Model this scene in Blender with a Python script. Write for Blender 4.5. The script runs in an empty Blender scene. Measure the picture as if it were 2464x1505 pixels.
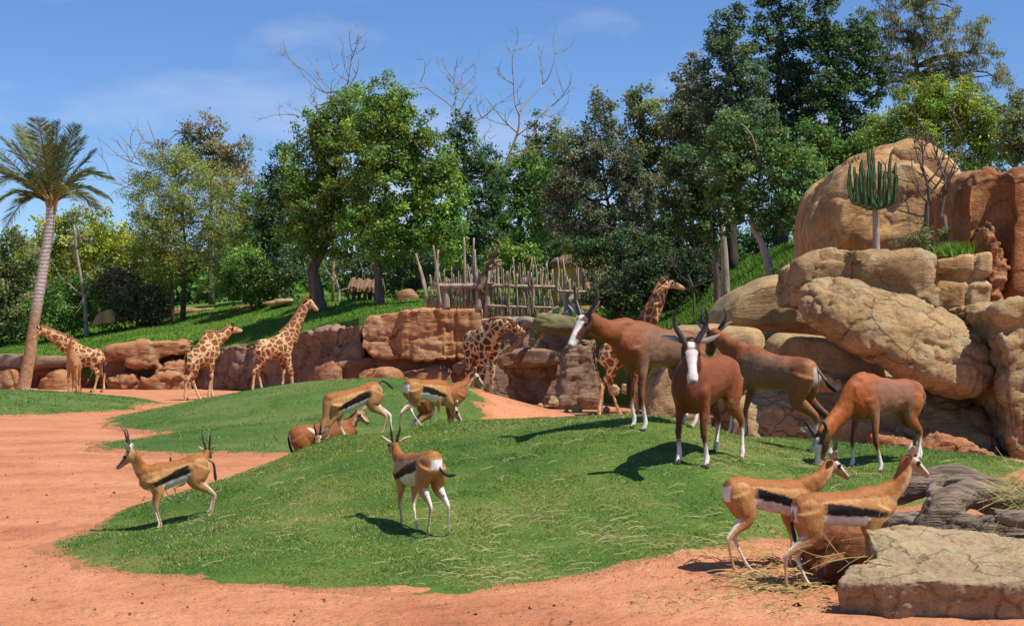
import bpy, bmesh, math, random
import numpy as np
from mathutils import Vector, Matrix
from mathutils.bvhtree import BVHTree
SC = bpy.context.scene
COL = SC.collection
rng = np.random.default_rng(7)
random.seed(7)
# ------------------------------------------------------------ camera, sky, sun, exposure
F, CX, HY, CZ = 4000.0, 1231.5, 848.0, 1.62      # focal length, centre and horizon in the measuring frame (2463 px wide)
cam_d = bpy.data.cameras.new('camera'); cam = bpy.data.objects.new('camera', cam_d); COL.objects.link(cam)
cam.location = (0, 0, CZ); cam.rotation_euler = (math.pi/2, 0, 0)
cam_d.sensor_width = 36; cam_d.lens = 36*F/2463; cam_d.shift_y = (HY-752.5)/2463
cam_d.clip_start = 0.1; cam_d.clip_end = 6000
SC.camera = cam
SUN_EL, SUN_AZ = math.radians(60), math.radians(-27)      # azimuth measured from +X towards +Y
sun_dir = Vector((math.cos(SUN_EL)*math.cos(SUN_AZ), math.cos(SUN_EL)*math.sin(SUN_AZ), math.sin(SUN_EL)))
world = bpy.data.worlds.new('World'); SC.world = world; world.use_nodes = True
wn = world.node_tree; wn.nodes.clear()
def nd(t, kind, **kw):
    n = t.nodes.new(kind)
    for k, v in kw.items(): setattr(n, k, v)
    return n
sky = nd(wn, 'ShaderNodeTexSky', sky_type='NISHITA', sun_disc=False, sun_elevation=SUN_EL,
         sun_rotation=math.atan2(sun_dir.x, sun_dir.y), altitude=1500, air_density=1.0, dust_density=0.25, ozone_density=6.0)
tc = nd(wn, 'ShaderNodeTexCoord'); mp = nd(wn, 'ShaderNodeMapping'); mp.inputs['Scale'].default_value = (3.0, 3.0, 9.0)
mp.inputs['Location'].default_value = (0.35, 0.0, 0.6)
no = nd(wn, 'ShaderNodeTexNoise'); no.inputs['Scale'].default_value = 1.5; no.inputs['Detail'].default_value = 6; no.inputs['Roughness'].default_value = 0.5
cr = nd(wn, 'ShaderNodeValToRGB'); cr.color_ramp.elements[0].position = 0.57; cr.color_ramp.elements[1].position = 0.84
cr.color_ramp.elements[1].color = (0.45, 0.45, 0.45, 1)
hs = nd(wn, 'ShaderNodeHueSaturation'); hs.inputs['Saturation'].default_value = 1.12; hs.inputs['Value'].default_value = 0.86; hs.inputs['Hue'].default_value = 0.508
mx = nd(wn, 'ShaderNodeMix', data_type='RGBA'); mx.inputs['B'].default_value = (6.6, 6.3, 6.6, 1)
bgn = nd(wn, 'ShaderNodeBackground'); bgn.inputs['Strength'].default_value = 0.112
wo = nd(wn, 'ShaderNodeOutputWorld')
L = wn.links.new
L(tc.outputs['Generated'], mp.inputs['Vector']); L(mp.outputs[0], no.inputs['Vector']); L(no.outputs['Fac'], cr.inputs[0])
L(sky.outputs[0], hs.inputs['Color']); L(hs.outputs[0], mx.inputs['A']); L(cr.outputs[0], mx.inputs['Factor'])
L(mx.outputs['Result'], bgn.inputs['Color']); L(bgn.outputs[0], wo.inputs[0])
sd = bpy.data.lights.new('sun', 'SUN'); sd.energy = 4.4; sd.angle = math.radians(0.53); sd.color = (1.0, 0.94, 0.84)
so = bpy.data.objects.new('sun', sd); COL.objects.link(so); so.rotation_euler = (-sun_dir).to_track_quat('-Z', 'Y').to_euler(); so.location = (30, -20, 40)
SC.view_settings.view_transform = 'Standard'; SC.view_settings.look = 'None'
SC.view_settings.exposure = 0.50; SC.view_settings.gamma = 1.0; SC.view_settings.use_curve_mapping = False
SC.render.resolution_x = 1024; SC.render.resolution_y = 625

# ------------------------------------------------------------ helpers
def P(px, py, Y): return np.array([(px-CX)/F*Y, Y, CZ-(py-HY)/F*Y])
def XX(px, Y): return (px-CX)/F*Y
def lin(r, g, b):
    f = lambda c: (c/255/12.92 if c/255 <= 0.04045 else ((c/255+0.055)/1.055)**2.4)
    return np.array([f(r), f(g), f(b)])
def _hash(ix, iy, iz):
    h = (ix.astype(np.int64)*374761393 + iy.astype(np.int64)*668265263 + iz.astype(np.int64)*2147483647) & 0xffffffff
    h = ((h ^ (h >> 13))*1274126177) & 0xffffffff
    h = ((h ^ (h >> 16))*2246822519) & 0xffffffff
    return ((h ^ (h >> 15)) & 0xffff)/65535.0
def vnoise(p):
    p = np.asarray(p, float); i = np.floor(p); f = p-i; f = f*f*(3-2*f); i = i.astype(np.int64)
    r = 0
    for dx in (0, 1):
        for dy in (0, 1):
            for dz in (0, 1):
                w = (f[:, 0] if dx else 1-f[:, 0])*(f[:, 1] if dy else 1-f[:, 1])*(f[:, 2] if dz else 1-f[:, 2])
                r = r + w*_hash(i[:, 0]+dx, i[:, 1]+dy, i[:, 2]+dz)
    return r*2-1
def fbm(p, o=3, g=0.5):
    p = np.asarray(p, float); r = 0; a = 1.0
    for k in range(o):
        r = r+a*vnoise(p*(2.03**k)+17.3*k); a *= g
    return r
def unit(v): v = np.asarray(v, float); return v/(np.linalg.norm(v)+1e-12)
WL = {}
def fast_mesh(name, V, Fc, smooth=True, cols=None):
    V = np.asarray(V, np.float32)
    me = bpy.data.meshes.new(name)
    if isinstance(Fc, np.ndarray):
        k = Fc.shape[1]; nf = len(Fc)
        me.vertices.add(len(V)); me.vertices.foreach_set('co', V.ravel())
        me.loops.add(nf*k); me.loops.foreach_set('vertex_index', Fc.astype(np.int32).ravel())
        me.polygons.add(nf); me.polygons.foreach_set('loop_start', np.arange(0, nf*k, k, dtype=np.int32))
        me.update(calc_edges=True)
    else:
        me.from_pydata(V.tolist(), [], [list(map(int, f)) for f in Fc]); me.update()
    me.polygons.foreach_set('use_smooth', np.full(len(me.polygons), smooth, bool))
    if cols is not None:
        a = me.color_attributes.new('Col', 'FLOAT_COLOR', 'POINT')
        c = np.ones((len(V), 4), np.float32); c[:, :3] = np.clip(cols, 0, 1); a.data.foreach_set('color', c.ravel())
    return me
def mk(name, V, Fc, mat, parent=None, base=None, cols=None, smooth=True):
    """one mesh object from world-space vertices; origin at its parent's origin or at base"""
    V = np.asarray(V, float)
    o0 = WL[parent] if parent is not None else (np.zeros(3) if base is None else np.asarray(base, float))
    ob = bpy.data.objects.new(name, fast_mesh(name, V-o0, Fc, smooth, cols))
    COL.objects.link(ob); ob.data.materials.append(mat)
    if parent is not None: ob.parent = parent
    else: ob.location = o0
    WL[ob] = o0
    return ob
def tag(o, label, cat, group=None):
    o['label'] = label; o['category'] = cat
    if group: o['group'] = group
    return o
def thing(name, label, cat, base, group=None):
    o = bpy.data.objects.new(name, None); COL.objects.link(o); o.location = base; o.empty_display_size = 0.2
    WL[o] = np.asarray(base, float)
    return tag(o, label, cat, group)
def structure(o, kind='structure'): o['kind'] = kind; return o
class MB:
    def __init__(s): s.v = []; s.f = []; s.n = 0
    def add(s, V, Fc):
        s.v.append(np.asarray(V, float)); s.f += [tuple(int(i)+s.n for i in f) for f in Fc]; s.n += len(V); return s
    def V(s): return np.concatenate(s.v)
    def build(s, name, mat, parent=None, base=None, smooth=True, cols=None): return mk(name, s.V(), s.f, mat, parent, base, cols, smooth)
def catmull(A, m=4):
    A = np.asarray(A, float); n = len(A)
    if n < 2: return A
    E = np.vstack([2*A[0]-A[1], A, 2*A[-1]-A[-2]]); out = []
    for i in range(n-1):
        p0, p1, p2, p3 = E[i:i+4]
        for k in range(m):
            t = k/m
            out.append(0.5*((2*p1)+(-p0+p2)*t+(2*p0-5*p1+4*p2-p3)*t*t+(-p0+3*p1-3*p2+p3)*t**3))
    out.append(A[-1]); return np.array(out)
def rings(C, Lt, Nm, a, b, n):
    th = np.arange(n)*2*math.pi/n
    V = (C[:, None, :]+(np.cos(th)[None, :, None]*(a[:, None]*Lt)[:, None, :])+(np.sin(th)[None, :, None]*(b[:, None]*Nm)[:, None, :])).reshape(-1, 3)
    k = len(C); Fc = []
    for i in range(k-1):
        for j in range(n):
            Fc.append((i*n+j, i*n+(j+1) % n, (i+1)*n+(j+1) % n, (i+1)*n+j))
    Fc.append(tuple(range(n-1, -1, -1))); Fc.append(tuple((k-1)*n+j for j in range(n)))
    return V, Fc
def tube(pts, rad, n=6, m=3, wob=0.0):
    """round tapering tube along a smoothed path"""
    A = np.column_stack([np.asarray(pts, float), np.asarray(rad, float)]); S = catmull(A, m) if m > 1 else A
    C, r = S[:, :3].copy(), np.maximum(S[:, 3], 1e-4)
    if wob: C[1:-1] += rng.normal(0, wob, (len(C)-2, 3))
    T = np.gradient(C, axis=0); T /= (np.linalg.norm(T, axis=1)[:, None]+1e-9)
    ref = np.array([0, 1, 0.13]) if abs(T[0][1]) < 0.8 else np.array([1, 0, 0.1])
    Lt = np.cross(T, ref); Lt /= (np.linalg.norm(Lt, axis=1)[:, None]+1e-9); Nm = np.cross(T, Lt)
    return rings(C, Lt, Nm, r, r, n)
def tps(pts):
    A = np.asarray(pts, float); n = len(A); xy = A[:, :2]
    d = np.linalg.norm(xy[:, None]-xy[None], axis=2)
    K = np.where(d > 0, d*d*np.log(d+1e-12), 0)+np.eye(n)*0.02
    Pm = np.column_stack([np.ones(n), xy]); M = np.zeros((n+3, n+3)); M[:n, :n] = K; M[:n, n:] = Pm; M[n:, :n] = Pm.T
    w = np.linalg.solve(M, np.concatenate([A[:, 2], np.zeros(3)]))
    def f(q):
        q = np.atleast_2d(q).astype(float); r = np.zeros(len(q))
        for s in range(0, len(q), 20000):
            c = q[s:s+20000]; dd = np.linalg.norm(c[:, None]-xy[None], axis=2)
            r[s:s+20000] = np.where(dd > 0, dd*dd*np.log(dd+1e-12), 0)@w[:n]+w[n]+c@w[n+1:]
        return r
    return f
def inpoly(q, poly):
    x, y = q[:, 0], q[:, 1]; r = np.zeros(len(q), bool); n = len(poly)
    for i in range(n):
        x1, y1 = poly[i]; x2, y2 = poly[(i+1) % n]
        c = ((y1 > y) != (y2 > y)) & (x < (x2-x1)*(y-y1)/(y2-y1+1e-12)+x1); r ^= c
    return r
def sdist(q, poly):
    d = np.full(len(q), 1e9); n = len(poly)
    for i in range(n):
        a = np.array(poly[i]); ab = np.array(poly[(i+1) % n])-a; t_ = np.clip(((q-a)@ab)/(ab@ab), 0, 1); d = np.minimum(d, np.linalg.norm(q-a-t_[:, None]*ab, axis=1))
    return np.where(inpoly(q, poly), d, -d)
def remeshed(V, Fc, voxel, smooth=0):
    """one continuous skin around overlapping closed pieces"""
    me = fast_mesh('tmp', V, Fc); ob = bpy.data.objects.new('tmp', me); COL.objects.link(ob)
    md = ob.modifiers.new('r', 'REMESH'); md.mode = 'VOXEL'; md.voxel_size = voxel
    if smooth:
        ms = ob.modifiers.new('s', 'SMOOTH'); ms.factor = 0.5; ms.iterations = smooth
    dg = bpy.context.evaluated_depsgraph_get(); dg.update(); m2 = bpy.data.meshes.new_from_object(ob.evaluated_get(dg))
    bpy.data.objects.remove(ob); bpy.data.meshes.remove(me)
    W = np.empty(len(m2.vertices)*3, np.float32); m2.vertices.foreach_get('co', W)
    N = np.empty(len(m2.vertices)*3, np.float32); m2.vertices.foreach_get('normal', N)
    Q = np.empty(len(m2.loops), np.int32); m2.loops.foreach_get('vertex_index', Q)
    quad = all(p.loop_total == 4 for p in m2.polygons) if len(m2.polygons) < 400 else (len(m2.loops) == 4*len(m2.polygons))
    Fq = Q.reshape(-1, 4) if quad else [tuple(p.vertices) for p in m2.polygons]
    bpy.data.meshes.remove(m2)
    return W.reshape(-1, 3).astype(float), N.reshape(-1, 3).astype(float), Fq

# ------------------------------------------------------------ materials
def new_mat(name):
    m = bpy.data.materials.new(name); m.use_nodes = True; t = m.node_tree
    return m, t, t.nodes['Principled BSDF']
def rgb(c): return (float(c[0]), float(c[1]), float(c[2]), 1)
def coords(t, scale=(1, 1, 1), obj=True):
    tcn = nd(t, 'ShaderNodeTexCoord'); m = nd(t, 'ShaderNodeMapping'); m.inputs['Scale'].default_value = scale
    t.links.new(tcn.outputs['Object'], m.inputs['Vector']); return m.outputs[0]
def noise(t, vec, scale, detail=4, rough=0.55, dist=0):
    n = nd(t, 'ShaderNodeTexNoise'); n.inputs['Scale'].default_value = scale; n.inputs['Detail'].default_value = detail
    n.inputs['Roughness'].default_value = rough; n.inputs['Distortion'].default_value = dist
    t.links.new(vec, n.inputs['Vector']); return n.outputs['Fac']
def ramp(t, fac, stops):
    r = nd(t, 'ShaderNodeValToRGB'); e = r.color_ramp.elements
    while len(e) < len(stops): e.new(0.5)
    for el, (p, c) in zip(e, stops): el.position = p; el.color = rgb(c)
    t.links.new(fac, r.inputs[0]); return r.outputs[0]
def mixc(t, fac, a, b, mode='MIX'):
    m = nd(t, 'ShaderNodeMix', data_type='RGBA', blend_type=mode)
    for k, v in (('Factor', fac), ('A', a), ('B', b)):
        if hasattr(v, 'is_linked') or hasattr(v, 'links'): t.links.new(v, m.inputs[k])
        else: m.inputs[k].default_value = v if k == 'Factor' else rgb(v)
    return m.outputs['Result']
def bump(t, b, height, strength=0.5, dist=0.02, prev=None):
    n = nd(t, 'ShaderNodeBump'); n.inputs['Strength'].default_value = strength; n.inputs['Distance'].default_value = dist
    t.links.new(height, n.inputs['Height'])
    if prev is not None: t.links.new(prev, n.inputs['Normal'])
    t.links.new(n.outputs[0], b.inputs['Normal']); return n.outputs[0]
def two_tone(name, c1, c2, scale=8, rough=0.8, bs=0.4, bd=0.01, stretch=(1, 1, 1), spec=0.2, bscale=None):
    m, t, b = new_mat(name); v = coords(t, stretch); n1 = noise(t, v, scale, 5, 0.6)
    t.links.new(ramp(t, n1, [(0.3, c1), (0.7, c2)]), b.inputs['Base Color'])
    b.inputs['Roughness'].default_value = rough; b.inputs['Specular IOR Level'].default_value = spec
    bump(t, b, noise(t, v, bscale or scale*3, 4, 0.6), bs, bd); return m
def rock_mat(name, c1, c2, c3, scale=1.0, bd=0.06, strata=0.0, crack=0.5, crackscale=0.9, streak=0.0):
    """weathered sandstone: two body colours, pale dust or lichen patches, cracks, fine pitting"""
    m, t, b = new_mat(name); v = coords(t)
    vs = coords(t, (0.35, 0.35, 1.0+3*strata))
    n1 = noise(t, vs, 0.8*scale, 6, 0.62, 0.4); col = ramp(t, n1, [(0.32, c1), (0.62, c2)])
    n2 = noise(t, v, 2.3*scale, 6, 0.6, 0.3)
    r2 = nd(t, 'ShaderNodeMapRange'); r2.inputs['From Min'].default_value = 0.5; r2.inputs['From Max'].default_value = 0.68; t.links.new(n2, r2.inputs[0])
    col = mixc(t, r2.outputs[0], col, c3)
    n3 = noise(t, v, 22*scale, 4, 0.7); col = mixc(t, 0.55, col, ramp(t, n3, [(0.25, (0.28, 0.26, 0.25)), (0.6, (1, 1, 1))]), 'MULTIPLY')
    if streak:
        st = noise(t, coords(t, (1.3, 1.3, 0.09)), 1.6, 5, 0.6); col = mixc(t, streak, col, ramp(t, st, [(0.42, (0.30, 0.25, 0.22)), (0.58, (1, 1, 1))]), 'MULTIPLY')
    # cracks
    vd = nd(t, 'ShaderNodeVectorMath', operation='MULTIPLY_ADD'); nn = nd(t, 'ShaderNodeTexNoise'); nn.inputs['Scale'].default_value = 1.6*scale; nn.inputs['Detail'].default_value = 5
    t.links.new(v, nn.inputs['Vector']); t.links.new(nn.outputs['Color'], vd.inputs[0]); vd.inputs[1].default_value = (0.9/scale, 0.9/scale, 0.9/scale); t.links.new(v, vd.inputs[2])
    vo = nd(t, 'ShaderNodeTexVoronoi', feature='DISTANCE_TO_EDGE'); vo.inputs['Scale'].default_value = crackscale*scale; t.links.new(vd.outputs[0], vo.inputs['Vector'])
    mr = nd(t, 'ShaderNodeMapRange'); mr.inputs['From Min'].default_value = 0.0; mr.inputs['From Max'].default_value = 0.035; t.links.new(vo.outputs['Distance'], mr.inputs[0])
    msk = nd(t, 'ShaderNodeMapRange'); msk.inputs['From Min'].default_value = 0.42; msk.inputs['From Max'].default_value = 0.6; t.links.new(noise(t, v, 0.7*scale, 3), msk.inputs[0])
    mxm = nd(t, 'ShaderNodeMath', operation='MAXIMUM'); t.links.new(mr.outputs[0], mxm.inputs[0]); t.links.new(msk.outputs[0], mxm.inputs[1])
    dk = mixc(t, 1.0, col, (1-crack*0.7, 1-crack*0.75, 1-crack*0.8), 'MULTIPLY')
    col = mixc(t, mxm.outputs[0], dk, col)
    t.links.new(col, b.inputs['Base Color']); b.inputs['Roughness'].default_value = 0.9; b.inputs['Specular IOR Level'].default_value = 0.15
    p = bump(t, b, mxm.outputs[0], 1.0*crack, bd*1.3)
    p = bump(t, b, noise(t, vs, 4*scale, 8, 0.7, 0.6), 1.0, bd*1.4, p)
    bump(t, b, noise(t, v, 30*scale, 5, 0.7), 0.6, bd*0.25, p)
    return m
M = {}
# coat: colour comes with the hide, hair gives fine streaks
m, t, b = new_mat('coat'); at = nd(t, 'ShaderNodeAttribute', attribute_name='Col'); v = coords(t)
hair = noise(t, coords(t, (0.8, 1, 0.5)), 42, 4, 0.75); big = noise(t, coords(t, (0.8, 1, 0.6)), 9, 5, 0.7)
c = mixc(t, 0.6, at.outputs['Color'], ramp(t, hair, [(0.28, (0.5, 0.47, 0.45)), (0.7, (1.12, 1.12, 1.12))]), 'MULTIPLY')
c = mixc(t, 0.4, c, ramp(t, big, [(0.3, (0.72, 0.68, 0.66)), (0.7, (1.1, 1.1, 1.1))]), 'MULTIPLY')
t.links.new(c, b.inputs['Base Color']); b.inputs['Roughness'].default_value = 0.52; b.inputs['Specular IOR Level'].default_value = 0.2
bump(t, b, hair, 0.6, 0.012); M['coat'] = m
# giraffe hide: net of pale lines round brown patches, Col.r = how much pattern, Col.g = patch darkening that paints in shade
m, t, b = new_mat('giraffe_hide'); at = nd(t, 'ShaderNodeAttribute', attribute_name='Col'); v = coords(t)
sep = nd(t, 'ShaderNodeSeparateColor'); t.links.new(at.outputs['Color'], sep.inputs[0])
at2 = nd(t, 'ShaderNodeAttribute', attribute_name='Rest')
vd = nd(t, 'ShaderNodeVectorMath', operation='MULTIPLY_ADD'); nn = nd(t, 'ShaderNodeTexNoise'); nn.inputs['Scale'].default_value = 5; nn.inputs['Detail'].default_value = 2
t.links.new(v, nn.inputs['Vector']); t.links.new(nn.outputs['Color'], vd.inputs[0]); vd.inputs[1].default_value = (0.10,)*3; t.links.new(v, vd.inputs[2])
vo = nd(t, 'ShaderNodeTexVoronoi', feature='DISTANCE_TO_EDGE'); vo.inputs['Scale'].default_value = 4.6; vo.inputs['Randomness'].default_value = 0.85
t.links.new(vd.outputs[0], vo.inputs['Vector'])
mr = nd(t, 'ShaderNodeMapRange'); mr.inputs['From Min'].default_value = 0.07; mr.inputs['From Max'].default_value = 0.115; t.links.new(vo.outputs['Distance'], mr.inputs[0])
mm = nd(t, 'ShaderNodeMath', operation='MULTIPLY'); t.links.new(mr.outputs[0], mm.inputs[0]); t.links.new(sep.outputs[0], mm.inputs[1])
patch = mixc(t, sep.outputs[1], (0.215, 0.080, 0.023), (0.075, 0.028, 0.012))
cream = mixc(t, sep.outputs[2], (0.68, 0.46, 0.25), (0.36, 0.17, 0.07))
col = mixc(t, mm.outputs[0], cream, patch)
col = mixc(t, 0.4, col, ramp(t, noise(t, v, 14, 4), [(0.3, (0.7, 0.68, 0.66)), (0.7, (1.1, 1.1, 1.1))]), 'MULTIPLY')
t.links.new(col, b.inputs['Base Color']); b.inputs['Roughness'].default_value = 0.7; b.inputs['Specular IOR Level'].default_value = 0.2; M['giraffe'] = m
# leaves and blades take their own colour from the mesh
def leaf_mat(name, tr=0.3, rough=0.5, spec=0.35):
    m, t, b = new_mat(name); at = nd(t, 'ShaderNodeAttribute', attribute_name='Col')
    t.links.new(at.outputs['Color'], b.inputs['Base Color']); b.inputs['Roughness'].default_value = rough; b.inputs['Specular IOR Level'].default_value = spec
    tl = nd(t, 'ShaderNodeBsdfTranslucent'); mxs = nd(t, 'ShaderNodeMixShader'); mxs.inputs[0].default_value = tr
    c2 = mixc(t, 1.0, at.outputs['Color'], (1.25, 1.15, 0.5), 'MULTIPLY'); t.links.new(c2, tl.inputs[0])
    out = t.nodes['Material Output']; t.links.new(b.outputs[0], mxs.inputs[1]); t.links.new(tl.outputs[0], mxs.inputs[2]); t.links.new(mxs.outputs[0], out.inputs[0])
    return m
M['leaf'] = leaf_mat('leaf', 0.36); M['blade'] = leaf_mat('grass_blade', 0.25, 0.6, 0.25)
m, t, b = new_mat('dry_stuff'); at = nd(t, 'ShaderNodeAttribute', attribute_name='Col'); t.links.new(at.outputs['Color'], b.inputs['Base Color']); b.inputs['Roughness'].default_value = 0.75; M['col'] = m
M['bark'] = two_tone('bark', (0.07, 0.055, 0.045), (0.19, 0.155, 0.125), 6, 0.9, 0.9, 0.03, (1, 1, 0.25))
M['bark_dark'] = two_tone('bark_dark', (0.035, 0.027, 0.022), (0.10, 0.08, 0.065), 6, 0.9, 0.9, 0.03, (1, 1, 0.25))
M['bark_pale'] = two_tone('bark_pale', (0.20, 0.17, 0.14), (0.42, 0.37, 0.31), 6, 0.9, 0.8, 0.02, (1, 1, 0.3))
M['twig'] = two_tone('twig', (0.22, 0.16, 0.08), (0.40, 0.31, 0.16), 9, 0.9, 0.3, 0.01)
M['stick'] = two_tone('stick', (0.17, 0.125, 0.095), (0.47, 0.38, 0.295), 3.5, 0.9, 0.7, 0.015, (2, 2, 0.5))
M['moss'] = two_tone('mossy_bark', (0.09, 0.075, 0.045), (0.22, 0.20, 0.085), 2.2, 0.95, 0.9, 0.04)
M['driftwood'] = two_tone('driftwood', (0.085, 0.06, 0.042), (0.33, 0.25, 0.18), 6, 0.9, 1.0, 0.05, (0.14, 2.0, 2.0), bscale=12)
M['horn'] = two_tone('horn', (0.018, 0.016, 0.015), (0.055, 0.05, 0.046), 40, 0.45, 0.4, 0.004, spec=0.4)
M['hoof'] = two_tone('hoof', (0.03, 0.025, 0.02), (0.09, 0.075, 0.06), 30, 0.5, 0.2, 0.003)
m, t, b = new_mat('eye'); b.inputs['Base Color'].default_value = (0.008, 0.006, 0.005, 1); b.inputs['Roughness'].default_value = 0.12; M['eye'] = m
M['thatch'] = two_tone('thatch', (0.10, 0.06, 0.035), (0.30, 0.19, 0.11), 9, 0.95, 0.9, 0.03, (1, 1, 3))
M['ochre'] = two_tone('ochre_plaster', (0.46, 0.22, 0.045), (0.60, 0.33, 0.09), 2, 0.9, 0.4, 0.03)
M['cactus'] = two_tone('cactus_skin', (0.035, 0.075, 0.03), (0.09, 0.15, 0.06), 7, 0.55, 0.3, 0.01)
M['cactus_wood'] = two_tone('cactus_wood', (0.20, 0.18, 0.15), (0.42, 0.38, 0.33), 9, 0.9, 0.6, 0.02, (1, 1, 0.4))
M['palm_trunk'] = None
# ------------------------------------------------------------ terrain
def w2(px, Y): return (XX(px, Y), Y)
def hp(px, py, Y): p = P(px, py, Y); return (p[0], p[1], p[2])
A_poly = [w2(*q) for q in [(140, 13.95), (152, 13.3), (250, 12.55), (420, 11.98), (560, 11.7), (700, 11.55), (850, 11.35), (1000, 11.22), (1120, 11.3), (1200, 11.42), (1300, 11.7), (1400, 11.95), (1500, 12.15), (1630, 12.3), (1700, 12.7),
          (1770, 13.0), (1890, 13.55), (2050, 13.7), (2250, 14.3), (2420, 15.6), (2450, 17.2), (2445, 19.5), (2200, 20.5), (2000, 20.5), (1800, 20.5), (1600, 21), (1400, 22), (1100, 22.4), (850, 21.5), (650, 19.8), (480, 18.2), (350, 16.9), (230, 15.4), (160, 14.4)]]
A_pts = [w2(px, Y)+(0.0,) for px, Y in [(140, 13.95), (152, 13.3), (250, 12.55), (420, 11.98), (700, 11.55), (1000, 11.22), (1200, 11.42), (1400, 11.9), (230, 15.5), (480, 18.3), (650, 20), (850, 21.8), (1100, 22.6), (1400, 22.4), (1600, 21.6), (1700, 11.0), (2000, 10.9), (2400, 10.6), (3000, 10.6)]]
A_pts += [w2(px, Y)+(z,) for px, Y, z in [(1000, 9.6, -.18), (500, 10.4, -.18), (1500, 9.9, -.14), (2000, 9.4, -.14), (2600, 9.2, -.14), (0, 12.5, -.2), (-60, 14.5, -.2), (100, 17, -.2), (350, 19.5, -.2), (600, 22, -.3), (1000, 25, -.3), (1500, 24, -.2), (2000, 23.5, -.05), (2500, 23.5, -.1), (3000, 20, 0.1), (3000, 15, .3)]]
A_pts += [hp(*q) for q in [(385, 1270, 15.1), (500, 1246, 15.1), (450, 1190, 16.3), (600, 1136, 17), (700, 1101, 17.3), (800, 1053, 18), (915, 1047, 18.3), (770, 1080, 17.6), (1000, 1030, 19), (1130, 1015, 18.5), (1300, 1010, 17.5), (1440, 1013, 16.6), (1650, 1012, 17),
          (1640, 1138, 14.3), (1700, 1138, 14.3), (1780, 1108, 15.2), (1790, 1060, 17.4), (2050, 1122, 16.5), (2120, 1142, 16.0), (2210, 1098, 17.0), (2430, 1105, 18), (1630, 1338, 12.3), (1770, 1308, 13.0), (1890, 1283, 13.6), (1775, 1375, 11.9),
          (1020, 1274, 13.2), (1300, 1200, 14.0), (700, 1250, 13.8), (700, 1330, 12.4), (1950, 1060, 18.6), (2250, 1180, 14.6)]]
fA = tps(A_pts)
def mound(front, top, back):
    pts = [w2(px, Y)+(0.0,) for px, Y in front+back]+[hp(*q) for q in top]
    cx, cy = np.mean([p[0] for p in pts]), np.mean([p[1] for p in pts])
    for px, Y in front+back:
        x, y = w2(px, Y); d = unit((x-cx, y-cy)); pts.append((x+d[0]*3, y+d[1]*3, -.35))
    return tps(pts)
fB = mound([(222, 27.9), (300, 26.9), (400, 26.4), (560, 26.1), (700, 26.0), (1000, 26.5), (235, 29), (400, 32.9), (255, 37.7)], [(400, 990, 43), (560, 955, 42), (760, 920, 40), (960, 917, 38), (1080, 925, 38), (700, 1010, 34), (900, 1000, 33), (560, 1062, 28.5)], [(330, 47), (560, 50), (760, 50), (1000, 49), (1150, 43), (1190, 35), (1150, 30)])
B_poly = [w2(*q) for q in [(220, 28.0), (250, 27.3), (300, 26.9), (400, 26.4), (560, 26.1), (700, 26.0), (1000, 26.5), (1140, 29.5), (1165, 35), (1140, 42), (1000, 48), (760, 49), (560, 49), (380, 46.5), (290, 41.5), (248, 37.9), (262, 35.8), (340, 34), (405, 32.8), (330, 31.4), (250, 29.6)]]
fC = mound([(-300, 41.5), (0, 42), (200, 44), (330, 46.3), (390, 52)], [(-200, 940, 50), (0, 940, 50), (100, 943, 50), (200, 950, 50), (300, 962, 50)], [(380, 56), (200, 58), (0, 58), (-300, 58)])
C_poly = [w2(*q) for q in [(-300, 41.5), (0, 42), (120, 42.8), (200, 44), (330, 46.3), (388, 52), (360, 55), (200, 57), (0, 57), (-300, 57)]]
def Hv(q):
    q = np.atleast_2d(np.asarray(q, float)); h = np.zeros(len(q))
    for f, (x0, x1, y0, y1) in ((fA, (-6.5, 9.5, 9, 25)), (fB, (-10, 1.5, 23, 54)), (fC, (-22, -9.5, 38, 62))):
        s = (q[:, 0] > x0) & (q[:, 0] < x1) & (q[:, 1] > y0) & (q[:, 1] < y1)
        if s.any():
            w = np.clip((x1-q[s, 0])/1.5, 0, 1) if x1 > 9 else 1.0
            h[s] = np.maximum(h[s], f(q[s])*w)
    return h
def H(x, y): return float(Hv([[x, y]])[0])
def spaced(segs):
    out = []
    for a, b, st in segs: out += list(np.arange(a, b, st))
    return np.array(out+[segs[-1][1]])
gx = spaced([(-900, -120, 60), (-120, -40, 8), (-40, -7, 1.0), (-7, 7, 0.11), (7, 40, 1.0), (40, 120, 8), (120, 900, 60)])
gy = spaced([(-60, 6, 3), (6, 9, 0.3), (9, 24, 0.11), (24, 60, 0.5), (60, 200, 7), (200, 3000, 200)])
X, Yg = np.meshgrid(gx, gy); q = np.column_stack([X.ravel(), Yg.ravel()]); z = Hv(q)
n3 = np.column_stack([q, np.zeros(len(q))])
near = np.clip((30-q[:, 1])/12, 0, 1)*np.clip((12-np.abs(q[:, 0]))/4, 0, 1)
lump = np.maximum(0, vnoise(n3*2.3+5)-0.15); prints = -np.maximum(0, vnoise(n3*4.3+50)-.45)
z = z+near*(0.012*fbm(n3*1.3, 3)+0.034*lump*(vnoise(n3*9)+0.4)+0.07*prints)+np.where(q[:, 1] > 24, 0.012*fbm(n3*0.4, 2), 0)
z = z-0.05*np.clip((sdist(q, A_poly)-.15)/.3, 0, 1)-.04*np.clip((sdist(q, B_poly)-.2)/.4, 0, 1)
nx = len(gx); idx = np.arange(len(q)).reshape(len(gy), nx)
Fg = np.stack([idx[:-1, :-1], idx[:-1, 1:], idx[1:, 1:], idx[1:, :-1]], -1).reshape(-1, 4)
m, t, b = new_mat('red_sand'); v = coords(t)
c = ramp(t, noise(t, v, 0.55, 7, 0.62, 0.3), [(0.27, (0.39, 0.150, 0.074)), (0.5, (0.56, 0.240, 0.122)), (0.75, (0.64, 0.315, 0.18))])
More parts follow.
